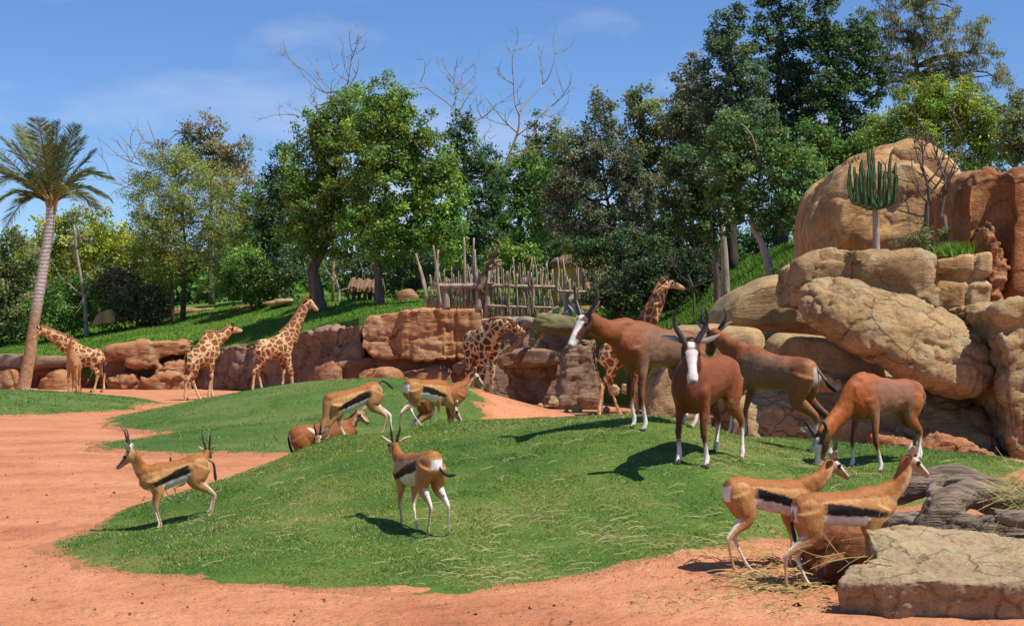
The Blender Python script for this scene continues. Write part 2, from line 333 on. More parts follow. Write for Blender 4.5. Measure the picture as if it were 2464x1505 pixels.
c = mixc(t, 0.5, c, ramp(t, noise(t, coords(t, (1, 0.6, 1)), 7, 6, 0.7), [(0.30, (0.34, 0.28, 0.25)), (0.46, (1, 1, 1)), (0.8, (1.12, 1.1, 1.06))]), 'MULTIPLY')
c = mixc(t, 0.6, c, ramp(t, noise(t, v, 45, 4, 0.7), [(0.25, (0.6, 0.55, 0.5)), (0.6, (1.06, 1.06, 1.06))]), 'MULTIPLY')
t.links.new(c, b.inputs['Base Color']); b.inputs['Roughness'].default_value = 0.95; b.inputs['Specular IOR Level'].default_value = 0.1
p = bump(t, b, noise(t, v, 3.5, 6, 0.65), 0.9, 0.10); bump(t, b, noise(t, v, 22, 5, 0.7), 0.9, 0.022, p)
M['sand'] = m
ground = structure(mk('ground', np.column_stack([q, z]), Fg, M['sand'])); ground['label'] = 'bare red sandy ground with scuffed footprints'
def lawn_mat(name, c1, c2, c3, sc, edge=True):
    m, t, b = new_mat(name); v = coords(t)
    c = ramp(t, noise(t, v, 0.9*sc, 6, 0.65, 0.3), [(0.3, c1), (0.5, c2), (0.72, c3)])
    c = mixc(t, 0.7, c, ramp(t, noise(t, v, 28*sc, 4, 0.75), [(0.25, (0.35, 0.4, 0.35)), (0.6, (1.15, 1.1, 1.0))]), 'MULTIPLY')
    if edge:   # turf thins out into bare soil towards the rim
        at = nd(t, 'ShaderNodeAttribute', attribute_name='Col'); sp_ = nd(t, 'ShaderNodeSeparateColor'); t.links.new(at.outputs['Color'], sp_.inputs[0])
        ma = nd(t, 'ShaderNodeMath', operation='MULTIPLY_ADD'); ma.inputs[1].default_value = 1.0; t.links.new(sp_.outputs[0], ma.inputs[0]); t.links.new(noise(t, v, 7*sc, 6, 0.7), ma.inputs[2])
        mr = nd(t, 'ShaderNodeMapRange'); mr.inputs['From Min'].default_value = 0.72; mr.inputs['From Max'].default_value = 0.84; t.links.new(ma.outputs[0], mr.inputs[0])
        c = mixc(t, mr.outputs[0], (0.50, 0.21, 0.105), c)
    t.links.new(c, b.inputs['Base Color']); b.inputs['Roughness'].default_value = 0.9; b.inputs['Specular IOR Level'].default_value = 0.1
    bump(t, b, noise(t, v, 22*sc, 5, 0.75), 0.9, 0.04/sc); return m
M['lawn'] = lawn_mat('lawn', (0.05, 0.13, 0.03), (0.12, 0.20, 0.038), (0.26, 0.25, 0.09), 1.0)
M['lawn_far'] = lawn_mat('lawn_far', (0.06, 0.135, 0.036), (0.115, 0.19, 0.045), (0.22, 0.24, 0.085), 0.5)
M['bank'] = lawn_mat('bank_grass', (0.06, 0.14, 0.02), (0.11, 0.22, 0.028), (0.18, 0.25, 0.05), 0.4, False)
def patch(name, poly, step, lift, mat, label, ragged):
    pa = np.array(poly); pad = .5+4*step; xs = np.arange(pa[:, 0].min()-pad, pa[:, 0].max()+pad, step); ys = np.arange(pa[:, 1].min()-pad, pa[:, 1].max()+pad, step)
    Xg, Yy = np.meshgrid(xs, ys); qq = np.column_stack([Xg.ravel(), Yy.ravel()]); k3 = np.column_stack([qq, np.zeros(len(qq))])
    wq = qq+ragged*np.column_stack([fbm(k3/ragged*0.35+3, 3), fbm(k3/ragged*0.35+40, 3)])
    sd = sdist(wq, poly)+(.16 if step < .1 else .15); idg = np.arange(len(qq)).reshape(len(ys), len(xs))
    Fp = np.stack([idg[:-1, :-1], idg[:-1, 1:], idg[1:, 1:], idg[1:, :-1]], -1).reshape(-1, 4)
    Fp = Fp[sd[Fp].max(1) > -3.5*step]; used = np.unique(Fp); mp_ = -np.ones(len(qq), int); mp_[used] = np.arange(len(used))
    zz = Hv(qq[used])+np.clip(sd[used]*.45, -.16, lift)+0.012*fbm(k3[used]*2.2, 3)*min(1, step*8)*(sd[used] > .3)
    ec = np.repeat(np.clip(sd[used]/(.45 if step < .1 else 1.0), 0, 1)[:, None], 3, 1)
    o = structure(mk(name, np.column_stack([qq[used], zz]), mp_[Fp], mat, None, None, ec)); o['label'] = label; return o
patch('grass_mound', A_poly, 0.07, 0.010, M['lawn'], 'rounded mound of short green grass strewn with hay', 0.16)
patch('grass_mound', B_poly, 0.12, 0.03, M['lawn_far'], 'smooth green mound between the sandy tracks', 0.2)
patch('grass_mound', C_poly, 0.18, 0.03, M['lawn_far'], 'low green mound in front of the palm tree', 0.25)
def blades(name, poly, n, hgt, wid, label, pal, ragged, edge=0.0):
    pa = np.array(poly); lo, hi = pa.min(0), pa.max(0); qq = lo+(hi-lo)*rng.random((n, 2)); k3 = np.column_stack([qq, np.zeros(n)])
    wq = qq+ragged*np.column_stack([fbm(k3/ragged*0.35+3, 3), fbm(k3/ragged*0.35+40, 3)])
    qq = qq[sdist(wq+rng.normal(0, edge, wq.shape), poly) > -.12]; n = len(qq); k3 = np.column_stack([qq, np.zeros(n)])
    rim = np.clip((sdist(qq, poly)+.12)/(ragged*2.0), 0.3, 1)
    bare = fbm(k3*1.6+9, 3); keep = (rng.random(n) < rim*(.75+.5*vnoise(k3*7))) & (rng.random(n) > np.clip((bare-0.35)*1.4, 0, 0.75)); qq = qq[keep]; n = len(qq); k3 = k3[keep]
    base = np.column_stack([qq, Hv(qq)+0.012]); an = rng.random(n)*2*math.pi; d = np.column_stack([np.cos(an), np.sin(an), np.zeros(n)])
    clump = 0.75+0.45*fbm(k3*3.3, 2)
    h = (hgt*(0.5+0.8*rng.random(n))*np.clip(clump, 0.4, 1.4))[:, None]; lean = rng.normal(0, 0.75, (n, 2)); tip = base+np.column_stack([lean*h, h[:, 0]])
    V = np.stack([base-d*wid, base+d*wid, tip], 1).reshape(-1, 3); Ft = np.arange(3*n).reshape(-1, 3)
    c0, c1, c2 = map(np.array, pal); u = np.clip(0.45+0.55*fbm(k3*0.8, 4)+rng.normal(0, 0.17, n), 0, 1)[:, None]
    c = c0*(1-u)+c1*u; dry = (rng.random(n) < 0.06+0.30*np.clip(fbm(k3*0.9+30, 3), 0, 1))[:, None]; c = np.where(dry, c2, c)*(0.7+0.6*rng.random(n))[:, None]
    o = structure(mk(name, V, Ft, M['blade'], None, None, np.repeat(c, 3, 0), False), 'stuff'); tag(o, label, 'grass'); return o
GP = ((0.075, 0.165, 0.033), (0.235, 0.315, 0.060), (0.46, 0.40, 0.17))
blades('lawn_grass', A_poly, 430000, 0.019, 0.0042, 'short green blades of grass on the hay-strewn mound', GP, 0.16, 0.13)
blades('lawn_grass', B_poly, 70000, 0.045, 0.014, 'fine turf blades on the middle mound', ((0.08, 0.18, 0.04), (0.145, 0.27, 0.06), (0.30, 0.30, 0.13)), 0.2)
blades('lawn_grass', C_poly, 40000, 0.06, 0.02, 'fine turf blades on the low mound before the palm', ((0.08, 0.18, 0.04), (0.145, 0.27, 0.06), (0.30, 0.30, 0.13)), 0.25)
# hay: thin bent stalks lying on the mound and the sand near it
def stalks(name, spots, label, col, wid=0.0024):
    V = []; Fc = []; C = []; n = 0
    for (px, Y, ln) in spots:
        x, y = w2(px, Y); a = random.gauss(0.25, 1.1)+(math.pi if random.random() < .5 else 0); k = 5; bend = random.gauss(0, 0.3); pts = []
        for i in range(k):
            pts.append((x, y)); x += math.cos(a)*ln/k; y += math.sin(a)*ln/k; a += bend/k*2
        pts = np.array(pts); zz = Hv(pts)+0.030+random.random()*0.03*np.sin(np.linspace(0, math.pi, k))
        c = np.array(col)*random.uniform(.55, 1.15); w = wid*random.uniform(.6, 1.3)
        for i in range(k):
            V += [(pts[i][0], pts[i][1], zz[i]-w), (pts[i][0], pts[i][1]+w, zz[i]+w)]; C += [c, c]
        Fc += [(n+2*i, n+2*i+2, n+2*i+3, n+2*i+1) for i in range(k-1)]; n += 2*k
    o = structure(mk(name, V, Fc, M['col'], None, None, np.array(C), False), 'stuff'); return tag(o, label, 'hay')
hay = []
R = random.Random(3)
for _ in range(480): hay.append((R.gauss(1420, 230), abs(R.gauss(12.6, 0.75)), R.uniform(.05, .26)))
for _ in range(90): hay.append((R.gauss(1180, 90), R.gauss(11.75, .28), R.uniform(.05, .2)))
for _ in range(160): hay.append((R.gauss(1760, 80), R.gauss(13.6, .9), R.uniform(.05, .26)))
for _ in range(140): hay.append((R.uniform(400, 1500), R.uniform(12, 17), R.uniform(.05, .3)))
for _ in range(120): hay.append((R.uniform(1850, 2420), R.uniform(14, 17), R.uniform(.08, .35)))
hay = [h for h in hay if inpoly(np.array([w2(h[0], h[1])]), A_poly)[0]]
stalks('hay', hay, 'pale dry hay stalks scattered over the grass mound', (0.36, 0.33, 0.13), 0.0019)
hay2 = [(R.gauss(1850, 70), R.gauss(11.35, .22), R.uniform(.05, .3)) for _ in range(280)]+[(R.gauss(1800, 90), R.gauss(12.3, .35), R.uniform(.05, .25)) for _ in range(160)]+[(R.uniform(1500, 2000), R.uniform(10.1, 11), R.uniform(.04, .16)) for _ in range(150)]
stalks('hay', hay2, 'trampled hay on the red sand beneath the two gazelles', (0.42, 0.30, 0.10), 0.003)
# droppings and crumbs of earth on the sand
V = []; Fc = []; C = []; n = 0
for i in range(560):
    if i < 340: px, Y = R.uniform(-60, 2100), R.uniform(10, 13.5)
    else: px, Y = R.uniform(-60, 800), R.uniform(13, 30)
    x, y = w2(px, Y)
    if inpoly(np.array([[x, y]]), A_poly)[0] or inpoly(np.array([[x, y]]), B_poly)[0]: continue
    s = abs(R.gauss(0.0045, 0.003))*(1 if R.random() < .95 else 1.8)*(1+Y/40)
    if R.random() < .3: s *= 1.2
    zz = H(x, y)+s*0.3; o8 = [(1, 0, 0), (-1, 0, 0), (0, 1, 0), (0, -1, 0), (0, 0, .8), (0, 0, -.8)]
    V += [(x+a*s*R.uniform(.7, 1.5), y+b_*s*R.uniform(.7, 1.5), zz+c_*s) for a, b_, c_ in o8]
    col = np.array((0.12, 0.065, 0.04) if R.random() < .3 else (0.34, 0.14, 0.075))*R.uniform(.6, 1.2); C += [col]*6
    for a in (0, 1):
        for b_ in (2, 3):
            for c_ in (4, 5): Fc.append((n+a, n+b_, n+c_))
    n += 6
tag(structure(mk('earth_crumbs', V, Fc, M['col'], None, None, np.array(C), True), 'stuff'), 'dark droppings and crumbs of earth scattered over the sand', 'crumbs')
# grassy banks behind the rock walls
BVH = []
def bank(name, rows, label, mat, n=90):
    a0 = max(r[0][0] for r in rows); a1 = min(r[-1][0] for r in rows); us = np.linspace(a0, a1, n); G = []
    for r in rows:
        r = np.array(r, float); px = us; py = np.interp(us, r[:, 0], r[:, 1]); Y = np.interp(us, r[:, 0], r[:, 2])
        G.append(np.column_stack([(px-CX)/F*Y, Y, CZ-(py-HY)/F*Y]))
    skirt = G[0].copy(); skirt[:, 1] += 0.4; skirt[:, 2] = np.minimum(skirt[:, 2]-1.2, -0.2)
    D = []
    for i in range(len(G)-1):
        for k in range(8): D.append(G[i]*(1-k/8)+G[i+1]*(k/8))
    D.append(G[-1]); D = np.array(D); D[1:, :, 2] += 0.10*fbm(D[1:].reshape(-1, 3)*0.7, 3).reshape(D[1:].shape[:2])
    D = np.concatenate([skirt[None], D]); k = len(D); V = D.reshape(-1, 3); idb = np.arange(len(V)).reshape(k, n)
    Fb = np.stack([idb[:-1, :-1], idb[:-1, 1:], idb[1:, 1:], idb[1:, :-1]], -1).reshape(-1, 4)
    o = structure(mk(name, V, Fb, mat)); o['label'] = label
    BVH.append(BVHTree.FromPolygons([tuple(x) for x in V], [tuple(map(int, f)) for f in Fb])); return D
r0 = [(-1300, 862, 77), (0, 858, 77), (140, 866, 76), (250, 835, 76), (330, 826, 76), (450, 824, 75.5), (470, 842, 74.5), (560, 838, 72.8), (660, 815, 70), (760, 790, 67.5), (862, 764, 64.6), (880, 757, 63), (990, 745, 62.8), (1160, 745, 62.8), (1180, 772, 61.2), (1330, 770, 60.3), (1450, 775, 60)]
r1 = [(-1300, 840, 88), (0, 835, 88), (200, 805, 88), (420, 770, 86), (560, 745, 84), (720, 728, 80), (880, 724, 76), (1060, 722, 75), (1300, 735, 72), (1450, 745, 72)]
r2 = [(-1300, 815, 112), (0, 812, 112), (420, 738, 110), (560, 722, 108), (720, 706, 108), (1060, 692, 105), (1450, 700, 105)]
r3 = [(-1300, 812, 210), (0, 810, 210), (420, 745, 210), (1450, 715, 210)]
bankD = bank('grass_bank', [r0, r1, r2, r3], 'sunlit grass bank rising behind the rock wall', M['bank'])
e0 = [(1440, 800, 54), (1560, 798, 50), (1640, 785, 47), (1720, 752, 44), (1800, 706, 42.5), (1910, 640, 40.5), (2000, 640, 39), (2463, 640, 38), (3000, 640, 38)]
e1 = [(1440, 748, 70), (1640, 706, 62), (1760, 640, 57), (1905, 586, 52), (2463, 560, 55), (3000, 560, 55)]
e2 = [(1440, 730, 130), (2463, 640, 130), (3000, 640, 130)]
bankE = bank('grass_bank', [e0, e1, e2], 'steep bright grass slope under the trees beside the boulders', M['bank'])
def GZ(x, y):
    best = H(x, y)
    for bv in BVH:
        r = bv.ray_cast(Vector((x, y, 80)), Vector((0, 0, -1)))
        if r[0] is not None: best = max(best, r[0].z)
    return best
def bank_blades(name, D, n, label, row0, row1, u0, u1, hgt):
    k, w = D.shape[:2]; a = row0+(row1-row0)*rng.random(n); c = u0+(u1-u0)*rng.random(n)
    i = np.clip(a.astype(int), 0, k-2); j = np.clip((c*(w-1)).astype(int), 0, w-2); fa = (a-i)[:, None]; fc = (c*(w-1)-j)[:, None]
    p = (D[i, j]*(1-fa)+D[i+1, j]*fa)*(1-fc)+(D[i, j+1]*(1-fa)+D[i+1, j+1]*fa)*fc
    an = rng.random(n)*6.28; d = np.column_stack([np.cos(an), np.sin(an), np.zeros(n)])*0.02; h = hgt*(0.5+rng.random(n))
    tip = p+np.column_stack([rng.normal(0, .5, (n, 2))*h[:, None], h]); V = np.stack([p-d, p+d, tip], 1).reshape(-1, 3)
    u = np.clip(.5+.4*fbm(p*0.8, 2)+rng.normal(0, .2, n), 0, 1)[:, None]; cc = np.array((0.05, 0.14, 0.015))*(1-u)+np.array((0.13, 0.26, 0.025))*u
    return tag(structure(mk(name, V, np.arange(3*n).reshape(-1, 3), M['blade'], None, None, np.repeat(cc, 3, 0), False), 'stuff'), label, 'grass')
bank_blades('bank_turf', bankD, 60000, 'rough turf on the bank behind the rock wall', 1, 14, 0.2, 1.0, 0.09)
bank_blades('bank_turf', bankE, 45000, 'long bright turf on the slope under the trees', 1, 9, 0.0, 0.45, 0.12)
# ------------------------------------------------------------ rocks
TAN = ((0.36, 0.225, 0.105), (0.52, 0.355, 0.175), (0.46, 0.37, 0.225))
M['rock_tan'] = rock_mat('rock_tan', *TAN, scale=1.0, bd=.09, crack=0.6, crackscale=1.3)
M['rock_smooth'] = rock_mat('rock_smooth', (0.40, 0.275, 0.135), (0.54, 0.385, 0.195), (0.48, 0.37, 0.21), scale=0.7, bd=0.05, crack=0.35, streak=.35)
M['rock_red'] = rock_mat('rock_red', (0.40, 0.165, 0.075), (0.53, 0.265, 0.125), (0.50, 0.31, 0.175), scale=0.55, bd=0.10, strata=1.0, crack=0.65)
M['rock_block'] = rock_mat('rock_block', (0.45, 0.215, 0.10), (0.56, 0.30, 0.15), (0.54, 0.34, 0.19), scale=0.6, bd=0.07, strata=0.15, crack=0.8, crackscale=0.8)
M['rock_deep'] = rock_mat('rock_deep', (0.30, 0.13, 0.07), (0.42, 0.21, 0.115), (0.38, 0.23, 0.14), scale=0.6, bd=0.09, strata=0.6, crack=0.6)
M['rock_ochre'] = rock_mat('rock_ochre', (0.48, 0.275, 0.115), (0.62, 0.405, 0.185), (0.57, 0.42, 0.23), scale=0.55, bd=0.06, crack=0.35, streak=.45)
M['rock_cliff'] = rock_mat('rock_cliff', (0.36, 0.145, 0.055), (0.50, 0.24, 0.095), (0.44, 0.26, 0.13), scale=0.6, bd=0.08, crack=0.4, streak=.4)
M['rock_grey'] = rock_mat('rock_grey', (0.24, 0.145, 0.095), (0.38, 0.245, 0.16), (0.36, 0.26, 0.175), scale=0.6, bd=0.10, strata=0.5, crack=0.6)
M['rock_slab'] = rock_mat('rock_slab', (0.35, 0.245, 0.14), (0.46, 0.345, 0.205), (0.42, 0.345, 0.19), scale=2.2, bd=0.035, crack=0.5)
M['rock_rust'] = rock_mat('rock_rust', (0.16, 0.055, 0.025), (0.30, 0.105, 0.04), (0.24, 0.11, 0.055), scale=2.0, bd=0.02, crack=0.5)
def hull(pts):
    bm = bmesh.new(); vs = [bm.verts.new(p) for p in pts]; bmesh.ops.convex_hull(bm, input=vs)
    bmesh.ops.delete(bm, geom=[v for v in bm.verts if not v.link_faces], context='VERTS')
    bm.verts.index_update(); V = np.array([v.co for v in bm.verts]); Fc = [tuple(v.index for v in f.verts) for f in bm.faces]; bm.free(); return V, Fc
def rock_shape(pieces, voxel, smooth, amp, freq, strata=0.0, cells=0.0, grooves=(), cellsize=1.0, ridged=0.0, seed=0):
    mb = MB()
    for p in pieces: mb.add(*hull(p))
    V, N, Fq = remeshed(mb.V(), mb.f, voxel, smooth)
    q = V+seed*7.7
    d = amp*fbm(q*freq, 5, .52)
    if ridged: d = d-ridged*(1-np.abs(vnoise(q*freq*1.7)))**6-ridged*.7*(1-np.abs(vnoise(q*freq*3.1+9)))**7-ridged*.4*(1-np.abs(vnoise(q*freq*6.3+3)))**6
    if strata:
        zz = q[:, 2]*freq*2.2+.35*vnoise(q*freq*.6); k = np.floor(zz); f = zz-k
        h0 = _hash(k, k*0+3, k*0)-.5; h1 = _hash(k+1, k*0+3, k*0)-.5; w = sstep2(.8, 1, f); d = d+strata*(h0*(1-w)+h1*w)
    if cells:
        g = np.random.default_rng(seed+1); lo, hi = V.min(0), V.max(0); nc = int(max(8, np.prod((hi-lo)/cellsize)**(1)*1.0)); nc = min(nc, 260)
        S_ = lo+(hi-lo)*g.random((nc, 3)); hv = g.random(nc)-.5; wv = V+.25*cellsize*np.column_stack([vnoise(q*2/cellsize), vnoise(q*2/cellsize+9), vnoise(q*2/cellsize+20)])
        best = np.empty(len(V), int)
        for s in range(0, len(V), 8000): best[s:s+8000] = (((wv[s:s+8000, None]-S_[None])*np.array([1, 1, 1.7]))**2).sum(2).argmin(1)
        d = d+cells*hv[best]
    for ax, pos, w, dep in grooves:
        dist = np.abs(V[:, ax]-pos-.12*fbm(q*1.1, 2)); d = d-dep*np.exp(-(dist/w)**2)
    return V+N*d[:, None], Fq
def sstep2(a, b_, x): u = np.clip((x-a)/(b_-a), 0, 1); return u*u*(3-2*u)
def outline(pts, Y, depth, bulge=.25, inset=.72, backin=.8):
    """outline (px, py[, dY]) at distance Y -> cloud of points with a bulging face and a back"""
    c = np.mean([(p[0], p[1]) for p in pts], 0); out = []
    for p in pts:
        dy = p[2] if len(p) > 2 else 0
        out.append(P(p[0], p[1], Y+dy))
        i = c+(np.array(p[:2])-c)*inset; out.append(P(i[0], i[1], Y+dy-bulge))
        j = c+(np.array(p[:2])-c)*backin; w = P(p[0], p[1], Y+dy); cw = P(c[0], c[1], Y); out.append(cw+(w-cw)*np.array([backin, 0, .95])+np.array([0, depth+dy, 0]))
    return out
def rock(label, pieces, mat, voxel=.08, smooth=3, amp=.06, freq=.8, cat='rock', group=None, name='rock', **kw):
    V, Fq = rock_shape(pieces, voxel, smooth, amp, freq, **kw)
    base = np.array([V[:, 0].mean(), V[:, 1].mean(), V[:, 2].min()])
    return tag(mk(name, V, Fq, M[mat], None, base), label, cat, group)
def ex(lst): return [P(*p) for p in lst]
O = outline
# right-hand outcrop
egg = []; th0 = math.radians(24); se = lambda v_, e: np.sign(v_)*abs(v_)**(2/e)
for i in range(40):
    for j in range(1, 20):
        la, lo = math.pi*(j/20-.5), 2*math.pi*i/40; u_, w_, d_ = se(math.cos(la), 2.4)*se(math.cos(lo), 2.5), se(math.cos(la), 2.4)*se(math.sin(lo), 2.5), se(math.sin(la), 2.3)
        w_ *= 1.0+.10*u_; a_, b_ = 258*u_, 98*w_; dd = .95*d_-.35*u_+.30*(-w_)
        egg.append(P(2160+a_*math.cos(th0)-b_*math.sin(th0), 806+a_*math.sin(th0)+b_*math.cos(th0), 25.9+dd))
rock('huge tan boulder tilted over the ledge, cracked sunlit face', [egg], 'rock_tan', .035, 3, .045, 1.0, ridged=.085, cells=.045, cellsize=.45, seed=1, name='boulder', cat='boulder')
rock('broken ledge stone on top of the tilted boulder', [O([(1917, 634), (1935, 624), (1990, 614), (2060, 613), (2060, 735), (1960, 735), (1914, 730)], 27.6, 2.5, .15), O([(2040, 614), (2120, 613), (2172, 604), (2214, 600), (2248, 614), (2254, 650), (2256, 745), (2150, 745), (2050, 735)], 27.4, 2.6, .2)], 'rock_tan', .05, 3, .07, 1.3, cells=.16, cellsize=.5, seed=2)
rock('low ochre ledge of jointed stone between boulder and red spire', [O([(2250, 624), (2290, 618), (2340, 612), (2385, 604), (2385, 745), (2250, 745)], 28.3, 2.2, .05, .95)], 'rock_ochre', .05, 2, .04, 1.2, cells=.07, cellsize=.5, grooves=[(0, P(2345, 700, 28)[0], .03, .1), (2, P(2300, 668, 28)[2], .05, .14)], seed=3)
rock('rough red rock spire standing against the cliff', [O([(2368, 548), (2383, 527), (2400, 552), (2420, 605), (2434, 640), (2424, 690), (2410, 740), (2372, 740), (2368, 610)], 29.3, 1.4, .1, .75)], 'rock_red', .04, 1, .07, 2.2, ridged=.08, cells=.09, cellsize=.28, seed=4)
rock('tall smooth ochre dome of rock behind the cactus', [O([(1945, 592), (1945, 540), (1965, 475), (2015, 408), (2095, 360), (2180, 342), (2240, 346), (2298, 394), (2322, 428), (2320, 520), (2335, 650), (1955, 650)], 33.5, 4.5, .9, .62, .7)], 'rock_ochre', .08, 4, .16, .55, ridged=.06, cells=.10, cellsize=1.5, seed=5, grooves=[(2, P(2100, 470, 33)[2], .05, .05)], name='boulder', cat='boulder')
rock('rounded dark-topped stone leaning on the ochre dome', [O([(2150, 352), (2190, 340), (2245, 346), (2300, 396), (2318, 432), (2260, 450), (2190, 420), (2140, 380)], 33.2, 2.5, .3, .7)], 'rock_ochre', .07, 4, .08, .8, seed=25, cells=.08, cellsize=.8)
rock('steep red cliff with rounded crown at the enclosure edge', [O([(2312, 440), (2325, 408), (2352, 394), (2388, 384), (2410, 400), (2420, 760), (2330, 760), (2312, 600)], 30.5, 3, .4, .75), O([(2412, 410), (2450, 398), (2500, 392), (2600, 410), (2680, 430), (2680, 760), (2412, 760)], 30, 3.5, .5, .8)], 'rock_cliff', .08, 5, .11, .7, ridged=.06, cells=.06, cellsize=.8, seed=6, cat='cliff', name='cliff')
rock('rugged tan rock buttress standing beside the tilted boulder', [O([(2366, 740), (2398, 724), (2463, 716), (2580, 716), (2700, 740), (2700, 800), (2560, 830), (2400, 800)], 24.8, 3, .2, .85), O([(2400, 790), (2600, 800), (2700, 1120), (2445, 1110), (2418, 1050), (2402, 950)], 24.6, 2.6, .2, .85)], 'rock_tan', .055, 3, .10, 1.1, ridged=.10, cells=.10, cellsize=.5, seed=7)
rock('smooth pale boulder below the grass slope', [O([(1712, 800), (1720, 752), (1755, 708), (1825, 672), (1895, 660), (1970, 690), (1990, 810)], 31, 3, .6, .65)], 'rock_smooth', .08, 6, .05, .6, seed=8, name='boulder', cat='boulder')
rock('long low pale rock behind the antelopes', [O([(1596, 812), (1640, 786), (1720, 780), (1830, 788), (1846, 812), (1846, 900), (1600, 900)], 27.6, 3, .35, .75)], 'rock_smooth', .06, 5, .05, .8, seed=9)
rock('pale rounded block in the shade of the tilted boulder', [O([(1838, 822), (1862, 797), (1920, 796), (2000, 812), (2150, 880), (2150, 970), (1850, 960)], 27.2, 3, .3, .75)], 'rock_smooth', .06, 5, .05, .8, seed=10)
rock('broad tan base rock with undercut face behind the grazing antelope', [O([(1556, 940), (1600, 868), (1720, 862), (1840, 880), (1840, 1010), (1556, 1010)], 27.3, 3, .1, .9), O([(1740, 960, .3), (1850, 905, .6), (2000, 900, .8), (2150, 905, .8), (2240, 930, .6), (2345, 948, .5), (2380, 1000, 0), (2440, 1100, -.4), (2440, 1115, -.4), (1740, 1115, 0)], 25.9, 3, .25, .85), O([(1556, 990), (1760, 985), (1760, 1115), (1556, 1115)], 27.3, 3, .05, .95)], 'rock_tan', .055, 3, .07, 1.0, ridged=.07, cells=.08, cellsize=.6, seed=11)
rock('rough reddish stone between the grazing antelope\'s legs', [O([(2080, 1085), (2110, 1052), (2170, 1045), (2215, 1072), (2230, 1115), (2080, 1115)], 24.7, .8, .15)], 'rock_red', .05, 3, .08, 1.4, ridged=.08, cells=.12, cellsize=.4, seed=12)
rock('low sloping reddish stone at the foot of the base rock', [O([(2215, 1075), (2260, 1040), (2330, 1060), (2420, 1100), (2420, 1120), (2210, 1120)], 24.5, 1, .15)], 'rock_red', .05, 3, .08, 1.4, ridged=.08, cells=.12, cellsize=.4, seed=37)
rock('small split stone perched behind the grey-brown antelope', [O([(1962, 905), (1985, 892), (2022, 912), (2030, 940), (1980, 945)], 25.4, .5, .1)], 'rock_tan', .03, 3, .05, 2.5, cells=.08, cellsize=.3, seed=13)
# centre: red block wall, ledges, shaded flank
rock('big jointed red sandstone block below the stick fence', [O([(866, 790), (872, 770), (885, 756), (930, 750), (970, 745), (972, 866), (900, 862), (868, 838)], 62.2, 5, .12, .92), O([(960, 745), (1060, 738), (1075, 738), (1075, 868), (990, 872), (960, 860)], 62, 5, .15, .93), O([(1066, 738), (1140, 740), (1160, 745), (1160, 842), (1150, 868), (1070, 868)], 62.1, 5, .12, .93)], 'rock_block', .07, 0, .06, .9, cells=.10, cellsize=1.1, grooves=[(0, P(985, 800, 62)[0], .035, .10), (0, P(1098, 800, 62)[0], .04, .12), (2, P(0, 815, 62)[2], .03, .08)], ridged=.07, seed=14)
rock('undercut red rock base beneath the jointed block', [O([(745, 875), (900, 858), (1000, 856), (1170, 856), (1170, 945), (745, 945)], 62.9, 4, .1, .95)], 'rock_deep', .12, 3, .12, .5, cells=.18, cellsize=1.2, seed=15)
rock('rounded pale red rock behind the ridge-grazing gazelle', [O([(858, 905), (880, 890), (925, 888), (962, 902), (965, 940), (858, 940)], 60.5, 1.5, .2)], 'rock_red', .07, 3, .10, 1.0, cells=.16, cellsize=.7, seed=16)
rock('long pale red rock lying before the undercut', [O([(955, 905), (1010, 893), (1062, 878), (1105, 905), (1110, 940), (950, 940)], 60.8, 1.3, .2)], 'rock_red', .07, 3, .10, 1.0, cells=.16, cellsize=.7, seed=35)
rock('squat pale red rock beside the giraffe painted as shaded', [O([(1090, 880), (1130, 862), (1168, 880), (1170, 945), (1090, 945)], 61, 1.3, .2)], 'rock_red', .07, 3, .10, 1.0, cells=.16, cellsize=.7, seed=36)
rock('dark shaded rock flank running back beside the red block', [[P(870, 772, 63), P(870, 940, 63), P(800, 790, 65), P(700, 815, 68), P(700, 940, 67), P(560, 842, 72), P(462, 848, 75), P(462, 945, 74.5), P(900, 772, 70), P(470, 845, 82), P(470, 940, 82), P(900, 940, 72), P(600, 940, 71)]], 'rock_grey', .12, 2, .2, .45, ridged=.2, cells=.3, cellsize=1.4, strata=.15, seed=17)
rock('tumbled rock with a red sunlit face beside the tall giraffe', [O([(764, 905), (772, 880), (800, 866), (822, 890), (818, 925), (770, 930)], 62.5, 1.2, .2)], 'rock_deep', .06, 3, .1, 1.2, cells=.15, cellsize=.6, seed=18)
# far-left layered ledge
rock('layered red rock ledge with flat overhanging top slab', [O([(236, 850), (256, 834), (330, 824), (430, 820), (460, 826), (462, 846), (440, 858), (330, 862), (244, 866)], 74.2, 4, .2, .9), O([(300, 866), (330, 858), (380, 858), (382, 876), (310, 880)], 74.0, 3, .1)], 'rock_red', .10, 2, .12, .6, strata=.2, cells=.22, cellsize=1.1, ridged=.08, seed=19)
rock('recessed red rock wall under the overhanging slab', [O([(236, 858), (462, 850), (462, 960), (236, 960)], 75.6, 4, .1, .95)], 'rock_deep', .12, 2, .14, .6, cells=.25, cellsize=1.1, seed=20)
rock('stack of broken red strata at the foot of the ledge', [O([(368, 886), (400, 876), (458, 872), (460, 900), (372, 904)], 73.6, 2, .1, .9), O([(330, 912), (380, 900), (460, 898), (462, 955), (330, 955)], 73.2, 2.5, .2), O([(250, 905), (330, 898), (345, 955), (250, 955)], 74, 2, .2)], 'rock_red', .08, 2, .10, .9, strata=.25, cells=.3, cellsize=.7, ridged=.1, seed=21)
rock('grey-beige flat strata running behind the palm trunk', [O([(-1300, 866), (0, 858), (150, 862), (240, 858), (242, 878), (100, 888), (-1300, 894)], 75.5, 4, .2, .9)], 'rock_grey', .12, 2, .15, .5, strata=.2, cells=.2, cellsize=1.2, seed=22)
